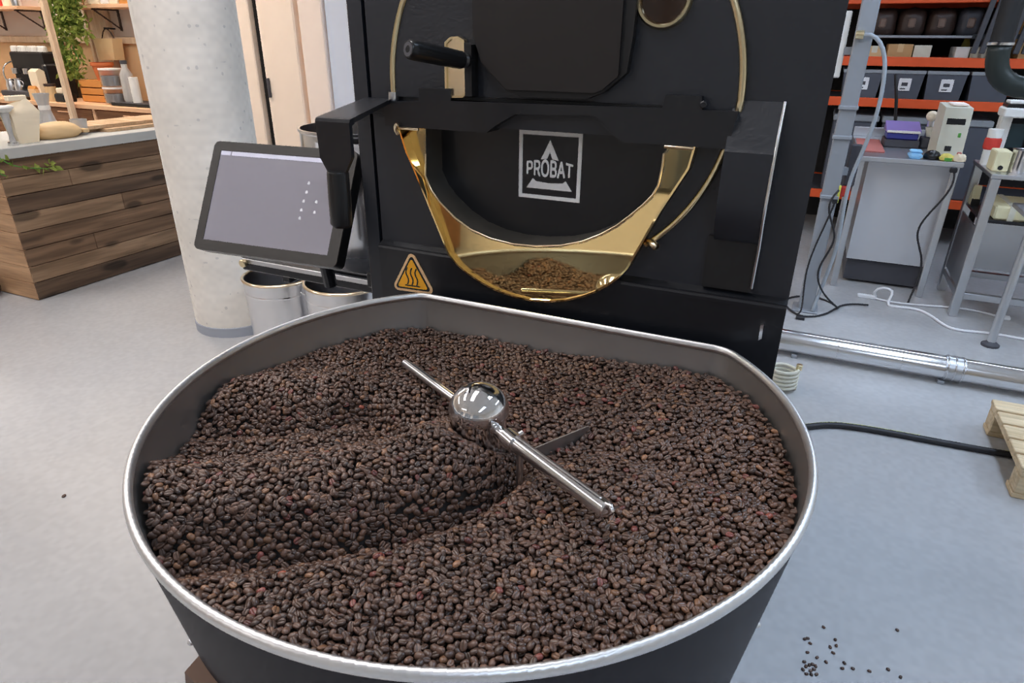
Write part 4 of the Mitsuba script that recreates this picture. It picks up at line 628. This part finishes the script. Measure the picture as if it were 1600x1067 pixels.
for i, (a, b, lab) in enumerate(((0.10, 0.42, 'blue grey bin low on the rack behind the red mat'), (0.46, 0.8, 'blue grey bin low on the rack behind the purple device'), (0.84, 1.2, 'blue grey bin low on the rack behind the beige meter'))):
    k = thing('rack_bin', lab, 'bin'); part(k, 'tub', bx(a, b, RY0 + 0.05, RY1 - 0.2, 0.4135, 0.98, 0.01), 'm_crate'); part(k, 'lid', bx(a - 0.01, b + 0.01, RY0 + 0.04, RY1 - 0.19, 0.981, 1.03, 0.008), 'm_crate_lid')
for i in range(6):
    z0 = (1.9012, 1.9012, 1.9012, 2.564, 2.564, 2.564)[i]; a = (0.0, 0.9, 1.8)[i % 3]; box_on(('dark brown carton', 'wide brown carton', 'plain brown carton')[i % 3] + (' on the upper rack level' if i < 3 else ' on the top rack level'), a, a + 0.75, z0, z0 + 0.4, 'm_dark_brown')

# steel work table
k = thing('steel_worktable', 'stainless steel work table with a closed sheet front', 'table')
part(k, 'top', bx(0.25, 0.85, 4.84, 5.98, 0.868, 0.900, 0.004), 'm_steel_satin'); part(k, 'front_sheet', bx(0.34, 0.835, 5.0, 5.012, 0.18, 0.868), 'm_sheet', label='plain sheet steel front'); part(k, 'side_sheet', bx(0.34, 0.352, 5.012, 5.9, 0.18, 0.868), 'm_steel_satin'); part(k, 'base_box', bx(0.35, 0.83, 5.04, 5.9, 0.02, 0.18), 'm_dark_grey')
for xx in (0.27, 0.80):
    for yy in (4.88, 5.9): part(k, 'leg', bx(xx, xx + 0.04, yy, yy + 0.04, 0, 0.868, 0.004), 'm_steel_satin')
part(k, 'upstand', bx(0.25, 0.85, 5.965, 5.98, 0.90, 0.97, 0.003), 'm_steel_satin')
SZ = 0.9005
k = thing('purple_device', 'small purple and blue bench device on the steel table', 'device'); part(k, 'housing', bx(0.44, 0.635, 5.40, 5.62, SZ + 0.05, SZ + 0.10, 0.008), 'm_blue'); part(k, 'cover', trimesh.convex.convex_hull(np.array([(a, y, z) for a in (0.43, 0.645) for y, z in ((5.39, SZ + 0.102), (5.63, SZ + 0.155), (5.63, SZ + 0.10), (5.39, SZ + 0.11))])), 'm_purple', label='purple sloping cover'); part(k, 'strip', bx(0.435, 0.64, 5.385, 5.395, SZ + 0.096, SZ + 0.112, 0.002), 'm_white'); part(k, 'foot', bx(0.43, 0.65, 5.38, 5.64, SZ, SZ + 0.05, 0.006), 'm_dark_grey')
k = thing('sorting_gadget', 'small jumbled metal gadget with pale knobs between the two devices', 'gadget'); part(k, 'base', bx(0.66, 0.745, 5.42, 5.56, SZ, SZ + 0.07, 0.006), 'm_dark_grey'); part(k, 'column', cyl(0.022, SZ + 0.07, SZ + 0.2, 16, 0.70, 5.5), 'm_steel', 40); part(k, 'knob', place(trimesh.creation.icosphere(2, 0.035), 0.69, 5.47, SZ + 0.21), 'm_paper', True); part(k, 'knob', place(trimesh.creation.icosphere(2, 0.028), 0.74, 5.48, SZ + 0.2), 'm_wall_pink', True); part(k, 'cup', lathe([(0.02, SZ + 0.08), (0.035, SZ + 0.14), (0.03, SZ + 0.14)], 18, 0.70, 5.44), 'm_offwhite', 40)
k = thing('beige_meter', 'tall beige measuring instrument with a black display on the steel table', 'instrument'); fm = trimesh.convex.convex_hull(np.array([(a, y, z) for a in (0.70, 0.848) for y, z in ((4.985, SZ), (5.035, SZ + 0.30), (5.36, SZ + 0.31), (5.36, SZ))])); part(k, 'case', fm, 'm_offwhite')
M = trimesh.transformations.rotation_matrix(math.atan2(0.05, 0.30), [1, 0, 0])
def on_meter(x0, x1, h0, h1, t): m = bx(x0, x1, -t, 0.001, h0, h1); m.apply_transform(trimesh.transformations.rotation_matrix(-math.atan2(0.05, 0.30), [1, 0, 0])); m.apply_translation([0, 4.985, SZ]); return m
part(k, 'display', on_meter(0.722, 0.822, 0.205, 0.24, 0.003), 'm_black_plastic'); part(k, 'port', on_meter(0.745, 0.78, 0.045, 0.075, 0.004), 'm_black_matt'); part(k, 'button', on_meter(0.80, 0.815, 0.13, 0.155, 0.003), 'm_green'); part(k, 'top_pad', bx(0.74, 0.83, 5.10, 5.3, SZ + 0.305, SZ + 0.318, 0.004), 'm_wall_pink')
k = thing('blue_cloth', 'folded light blue cloth at the front edge of the steel table', 'cloth'); part(k, 'body', bx(0.545, 0.625, 4.86, 4.97, SZ, SZ + 0.035, 0.014), 'm_skyblue'); part(k, 'fold', bx(0.55, 0.62, 4.87, 4.96, SZ + 0.036, SZ + 0.05, 0.007), 'm_skyblue')
k = thing('black_mouse', 'black rounded gadget right of the blue cloth', 'gadget'); s2 = trimesh.creation.icosphere(2, 1.0); V = s2.vertices.copy(); V[:, 2] = np.maximum(V[:, 2], -0.3); s2.vertices = V * [0.048, 0.05, 0.04] + [0.68, 4.93, SZ + 0.013]; part(k, 'body', s2, 'm_black_plastic', True); part(k, 'wheel', place(cyl(0.012, -0.006, 0.006, 14), 0.68, 4.895, SZ + 0.045, ry=90), 'm_grey', 40)
k = thing('yellow_packet', 'crumpled yellow green packet on the corner of the steel table', 'packet'); s2 = trimesh.creation.icosphere(3, 1.0); V = s2.vertices * (1 + 0.5 * (meshkit.fbm(s2.vertices * 2.4, 3, 5) - 0.5))[:, None]; V[:, 2] = np.maximum(V[:, 2], -0.4); s2.vertices = V * [0.04, 0.03, 0.03] + [0.755, 4.885, SZ + 0.014]; part(k, 'body', s2, 'm_yellow', True); part(k, 'seal', bx(0.74, 0.78, 4.85, 4.858, SZ, SZ + 0.02, 0.002), 'm_green')
k = thing('paper_scrap', 'crumpled white paper with red print on the corner of the steel table', 'paper'); s2 = trimesh.creation.icosphere(3, 1.0); V = s2.vertices * (1 + 0.7 * (meshkit.fbm(s2.vertices * 2.8 + 3, 3, 8) - 0.5))[:, None]; V[:, 2] = np.maximum(V[:, 2], -0.4); s2.vertices = V * [0.035, 0.03, 0.035] + [0.822, 4.88, SZ + 0.016]; part(k, 'body', s2, 'm_paper', True); part(k, 'print', bx(0.80, 0.825, 4.865, 4.885, SZ + 0.04, SZ + 0.056, 0.004), 'm_red_mat')
k = thing('red_mat', 'faded red mat at the left rear of the steel table', 'mat'); part(k, 'mat', bx(0.26, 0.425, 5.05, 5.7, SZ, SZ + 0.012, 0.004), 'm_red_mat'); part(k, 'border', bx(0.256, 0.262, 5.05, 5.7, SZ, SZ + 0.014, 0.001), 'm_grey')
k = thing('desk_lamp_arm', 'thin black slanting arm rising behind the purple device', 'arm'); part(k, 'arm', tube([(0.52, 5.7, SZ + 0.02), (0.47, 5.72, SZ + 0.3), (0.43, 5.74, SZ + 0.46)], 0.011, 8), 'm_black_plastic', True); part(k, 'foot', cyl(0.04, SZ, SZ + 0.02, 20, 0.52, 5.7), 'm_black_plastic', 40)
k = thing('black_cable', 'black cable hanging down the front of the steel table', 'cable'); part(k, 'wire', tube(curve([(0.80, 4.83, 0.86), (0.79, 4.80, 0.70), (0.70, 4.80, 0.45), (0.755, 4.78, 0.3), (0.76, 4.74, 0.12), (0.74, 4.70, 0.008)], 40), 0.006, 6), 'm_cable', True); part(k, 'plug', bx(0.78, 0.82, 4.815, 4.838, 0.84, 0.87, 0.004), 'm_cable')
# second steel frame table
k = thing('steel_frame_table', 'open stainless steel frame table at the right edge', 'table'); A0, A1, B0, B1 = 0.95, 1.7, 4.58, 5.16
part(k, 'top', bx(A0, A1, B0, B1, 0.858, 0.882, 0.003), 'm_steel_satin'); 
for xx in (A0 + 0.005, A1 - 0.055):
    for yy in (B0 + 0.005, B1 - 0.055): part(k, 'leg', bx(xx, xx + 0.05, yy, yy + 0.05, 0, 0.858, 0.004), 'm_steel_satin')
part(k, 'shelf', bx(A0 + 0.02, A1 - 0.02, B0 + 0.02, B1 - 0.02, 0.60, 0.618, 0.003), 'm_black_satin', label='dark lower shelf')
for yy in (B0 + 0.01, B1 - 0.05): part(k, 'stretcher', bx(A0 + 0.05, A1 - 0.05, yy, yy + 0.04, 0.12, 0.16, 0.003), 'm_steel_satin')
part(k, 'stretcher', bx(A0 + 0.01, A0 + 0.05, B0 + 0.05, B1 - 0.05, 0.12, 0.16, 0.003), 'm_steel_satin'); part(k, 'side_plate', bx(A0 + 0.012, A0 + 0.02, B0 + 0.06, B1 - 0.06, 0.18, 0.56), 'm_steel_satin'); part(k, 'back_plate', bx(A0 + 0.1, A1 - 0.06, B1 - 0.03, B1 - 0.02, 0.18, 0.58), 'm_steel_satin')
k = thing('foam_block', 'cream foam block on the lower shelf of the frame table', 'block'); part(k, 'body', bx(1.03, 1.5, 4.62, 5.0, 0.6185, 0.70, 0.01), 'm_beige'); part(k, 'band', bx(1.10, 1.13, 4.616, 5.004, 0.6185, 0.703), 'm_offwhite')
k = thing('foam_wedge', 'small cream wedge at the left end of the lower shelf', 'block'); part(k, 'body', trimesh.convex.convex_hull(np.array([(0.975, 5.02, 0.6185), (1.02, 5.02, 0.6185), (0.975, 5.12, 0.6185), (1.02, 5.12, 0.6185), (0.975, 5.06, 0.74), (1.02, 5.06, 0.74)])), 'm_beige'); part(k, 'pad', bx(0.975, 1.02, 5.0, 5.015, 0.6185, 0.66), 'm_black_plastic')
T2 = 0.8825
k = thing('cream_block', 'cream coloured block with a dark hole on the frame table', 'block'); part(k, 'body', bx(0.965, 1.045, 4.70, 4.86, T2, T2 + 0.115, 0.006), 'm_beige'); part(k, 'hole', place(cyl(0.013, 0, 0.002, 16), 1.005, 4.70, T2 + 0.022, rx=90), 'm_black_matt', 40)
for i, (xx, yy, rr, hh, lab) in enumerate(((1.105, 4.74, 0.055, 0.125, 'stainless pot standing right of the cream block'), (1.25, 4.86, 0.075, 0.19, 'taller stainless pot at the picture edge behind the first pot'))):
    k = thing('steel_pot', lab, 'pot'); part(k, 'body', lathe([(0, T2), (rr, T2), (rr, T2 + hh), (rr + 0.006, T2 + hh + 0.004), (rr - 0.004, T2 + hh), (rr - 0.006, T2 + 0.01), (0, T2 + 0.008)], 32, xx, yy), 'm_steel', 40); part(k, 'handle', tube(curve([(xx + rr, yy - 0.02, T2 + hh * 0.8), (xx + rr + 0.04, yy - 0.02, T2 + hh * 0.6), (xx + rr, yy - 0.02, T2 + hh * 0.35)], 10), 0.005, 8), 'm_chrome', True)
k = thing('mixer', 'white framed stirring appliance behind the cream block', 'appliance'); part(k, 'column', bx(1.0, 1.06, 5.02, 5.1, T2, T2 + 0.28, 0.006), 'm_white'); part(k, 'head', bx(0.99, 1.16, 4.94, 5.12, T2 + 0.28, T2 + 0.335, 0.008), 'm_white'); part(k, 'cap', bx(1.0, 1.15, 4.96, 5.1, T2 + 0.336, T2 + 0.355, 0.004), 'm_black_plastic'); part(k, 'cover', bx(1.01, 1.15, 4.97, 5.09, T2 + 0.356, T2 + 0.375, 0.004), 'm_white'); part(k, 'screen', bx(1.065, 1.15, 5.04, 5.05, T2 + 0.1, T2 + 0.24), 'm_teal_dark')
k = thing('white_mug', 'white mug with a red holder near the wall of bins', 'mug'); part(k, 'body', lathe([(0, T2), (0.035, T2), (0.04, T2 + 0.21), (0.035, T2 + 0.21), (0, T2 + 0.15)], 20, 0.985, 4.98), 'm_white', 40); part(k, 'sleeve', lathe([(0.0385, T2 + 0.09), (0.045, T2 + 0.1), (0.045, T2 + 0.15), (0.0395, T2 + 0.16)], 20, 0.985, 4.98), 'm_red', 40, label='red sleeve')
# trolley leg with round foot
k = thing('steel_trolley', 'stainless trolley whose slim leg ends in a round foot pad', 'trolley')
for xx, yy in ((1.11, 4.17), (1.75, 4.17), (1.75, 4.5), (1.55, 4.5)): part(k, 'leg', tube([(xx, yy, 0.02), (xx, yy, 0.4), (xx, yy, 0.74)], 0.022, 14), 'm_steel_satin', 40); part(k, 'foot_pad', lathe([(0, 0), (0.045, 0), (0.045, 0.012), (0.02, 0.03), (0, 0.03)], 24, xx, yy), 'm_dark_grey', 40)
part(k, 'shelf', bx(1.08, 1.79, 4.14, 4.53, 0.72, 0.745, 0.004), 'm_steel_satin')
# black hose, upper right
k = thing('black_hose', 'thick black hose curving at the upper right under a metal clamp', 'hose'); part(k, 'hose', tube(curve([(0.756, 4.3, 1.556), (0.760, 4.3, 1.50), (0.785, 4.3, 1.425), (0.84, 4.3, 1.378), (0.93, 4.3, 1.358), (1.15, 4.3, 1.40), (1.35, 4.3, 1.6), (1.4, 4.3, 1.9)], 40), 0.052, 18), 'm_hose', True); part(k, 'clamp', place(lathe([(0.055, -0.008), (0.06, -0.006), (0.06, 0.006), (0.055, 0.008), (0.0, 0.008)], 28), 0.756, 4.3, 1.562), 'm_chrome', 40, label='bright metal clamp'); part(k, 'pipe', place(cyl(0.05, 0, 1.85, 24), 0.756, 4.3, 1.572), 'm_black_matt', 40); part(k, 'clamp', tube(curve([(0.92, 4.26, 1.41), (0.925, 4.242, 1.36), (0.935, 4.26, 1.31)], 10), 0.006, 6), 'm_chrome', True)
# floor duct
k = thing('floor_duct', 'shiny round metal duct lying along the floor', 'duct'); ys = 3.56
def duct(x0, x1, r): return tube([(x0, ys, 0.075), ((x0 + x1) / 2, ys, 0.075), (x1, ys, 0.075)], r, 28)
part(k, 'pipe', duct(-0.35, 0.80, 0.06), 'm_steel', 40); part(k, 'pipe', duct(0.86, 2.6, 0.06), 'm_steel', 40)
cp = part(k, 'coupling', duct(0.79, 0.875, 0.0635), 'm_steel_satin', 40)
for xx in (0.80, 0.832, 0.866): part(cp, 'bead', tube(np.array([(xx, ys + 0.065 * math.cos(a), 0.075 + 0.065 * math.sin(a)) for a in np.linspace(0, 2 * np.pi, 32, endpoint=False)]), 0.003, 6, closed=True), 'm_chrome', True)
for xx in (0.0, 0.3, 0.6, 1.2, 1.7): part(k, 'seam', tube(np.array([(xx, ys + 0.0605 * math.cos(a), 0.075 + 0.0605 * math.sin(a)) for a in np.linspace(0, 2 * np.pi, 32, endpoint=False)]), 0.0018, 5, closed=True), 'm_steel', True)
for xx in (0.1, 0.79, 2.0): part(k, 'cradle', bx(xx - 0.015, xx + 0.015, ys - 0.05, ys + 0.05, 0, 0.018, 0.002), 'm_galv')
# coil, cables
k = thing('hose_coil', 'pale coiled ribbed hose standing on the floor beside the roaster', 'hose')
tq = np.linspace(0, 2 * np.pi * 5.0, 180); part(k, 'coil', tube(np.c_[0.06 + 0.062 * np.cos(tq), 3.12 + 0.062 * np.sin(tq), 0.012 + 0.021 * tq / (2 * np.pi)], 0.009, 8), 'm_offwhite', True); part(k, 'end_fitting', place(cyl(0.014, 0, 0.03, 14), 0.122, 3.12, 0.115), 'm_brass_satin', 40)
cb = curve([(-0.10, 2.62, 0.014), (0.03, 2.68, 0.014), (0.175, 2.753, 0.014), (0.265, 2.815, 0.014), (0.42, 2.857, 0.014), (0.619, 2.872, 0.014), (0.786, 2.881, 0.014), (0.981, 2.896, 0.014), (1.5, 2.93, 0.014)], 70)
k = thing('power_cable', 'thick black cable with a yellow stripe running across the floor under the pallet', 'cable'); part(k, 'sheath', tube(cb, 0.0135, 12), 'm_cable', True); part(k, 'stripe', tube(cb[:34] + [0, 0.0095, 0.0068], 0.0046, 6), 'm_cable_yellow', True, label='yellow stripe'); part(k, 'stripe', tube(cb[46:58] + [0, 0.0095, 0.0068], 0.0046, 6), 'm_cable_yellow', True)
k = thing('white_cable', 'white cable looping on the floor in front of the steel table', 'cable'); part(k, 'wire', tube(curve([(0.55, 4.72, 0.01), (0.60, 4.70, 0.09), (0.63, 4.69, 0.08), (0.62, 4.62, 0.01), (0.70, 4.60, 0.008), (0.78, 4.60, 0.008), (0.86, 4.50, 0.008), (0.95, 4.34, 0.008), (1.1, 4.35, 0.008), (1.35, 4.33, 0.008), (1.8, 4.4, 0.008)], 60), 0.0085, 8), 'm_cable_white', True); part(k, 'plug', bx(0.44, 0.55, 4.70, 4.735, 0, 0.022, 0.004), 'm_cable_white')
k = thing('white_cable', 'white double cable running back to the frame table legs', 'cable'); part(k, 'wire', tube(curve([(0.50, 4.74, 0.008), (0.66, 4.68, 0.008), (0.9, 4.72, 0.008), (1.25, 4.68, 0.008)], 30), 0.007, 8), 'm_cable_white', True); part(k, 'plug', bx(1.24, 1.30, 4.665, 4.70, 0, 0.02, 0.003), 'm_cable_white')
k = thing('black_cable', 'black cable hanging in loops from the socket strip to the floor', 'cable'); part(k, 'wire', tube(curve([(0.17, 4.25, 0.78), (0.155, 4.22, 0.62), (0.20, 4.24, 0.5), (0.155, 4.24, 0.3), (0.24, 4.30, 0.1), (0.32, 4.40, 0.01), (0.2, 4.55, 0.008), (0.05, 4.5, 0.008), (0.02, 4.28, 0.008), (0.12, 4.16, 0.008), (0.24, 4.25, 0.008), (0.34, 4.46, 0.008), (0.5, 4.55, 0.008)], 90), 0.006, 6), 'm_cable', True); part(k, 'plug', bx(0.08, 0.13, 4.10, 4.125, 0, 0.02, 0.003), 'm_cable')
k = thing('black_cable', 'thin black cable hanging nearest the roaster beside the post', 'cable'); part(k, 'wire', tube(curve([(0.165, 4.26, 0.72), (0.12, 4.24, 0.5), (0.09, 4.24, 0.3), (0.10, 4.22, 0.1), (0.09, 4.18, 0.01), (0.06, 4.2, 0.008)], 40), 0.005, 6), 'm_cable', True); part(k, 'tie', bx(0.148, 0.175, 4.25, 4.278, 0.70, 0.72), 'm_cable')
# pallet corner
k = thing('wooden_pallet', 'corner of a pale wooden pallet at the right edge', 'pallet')
PB = [(0.955, 2.44), (0.925, 3.06)]
for i in range(5): part(k, 'deck_board', bx(0.91, 2.0, 2.58 + i * 0.115, 2.58 + i * 0.115 + 0.098, 0.118, 0.140, 0.003), 'm_pine')
for yy in (2.585, 3.06): part(k, 'block', bx(0.915, 1.03, yy - 0.01 if yy > 3 else yy, yy + 0.08, 0.022, 0.0975, 0.004), 'm_pine'); part(k, 'block', bx(1.6, 1.72, yy - 0.01 if yy > 3 else yy, yy + 0.08, 0.022, 0.0975, 0.004), 'm_pine')
for xx in (0.915, 1.6): part(k, 'stringer', bx(xx, xx + 0.1, 2.58, 3.14, 0.0978, 0.1178, 0.003), 'm_pine')
for yy in (2.585, 3.05): part(k, 'bottom_board', bx(0.912, 2.0, yy, yy + 0.09, 0.0, 0.0218, 0.003), 'm_pine')

# brown wooden cabinet near the window wall: the polished brass sheet mirrors it
k = thing('wooden_cabinet', 'brown wooden cabinet mirrored in the brass sheet of the roaster', 'cabinet'); part(k, 'carcass', bx(-6.4, -3.75, -4.7, -4.2, 0.06, 0.84), 'm_drawer'); part(k, 'top', bx(-6.43, -3.72, -4.72, -4.17, 0.841, 0.875, 0.004), 'm_board')
for i in range(4): part(k, 'door', bx(-6.38 + 0.655 * i, -6.38 + 0.655 * i + 0.64, -4.2, -4.18, 0.08, 0.82, 0.003), 'm_ochre' if i % 2 else 'm_drawer')
part(k, 'plinth', bx(-6.36, -3.79, -4.68, -4.24, 0, 0.06), 'm_black_matt')
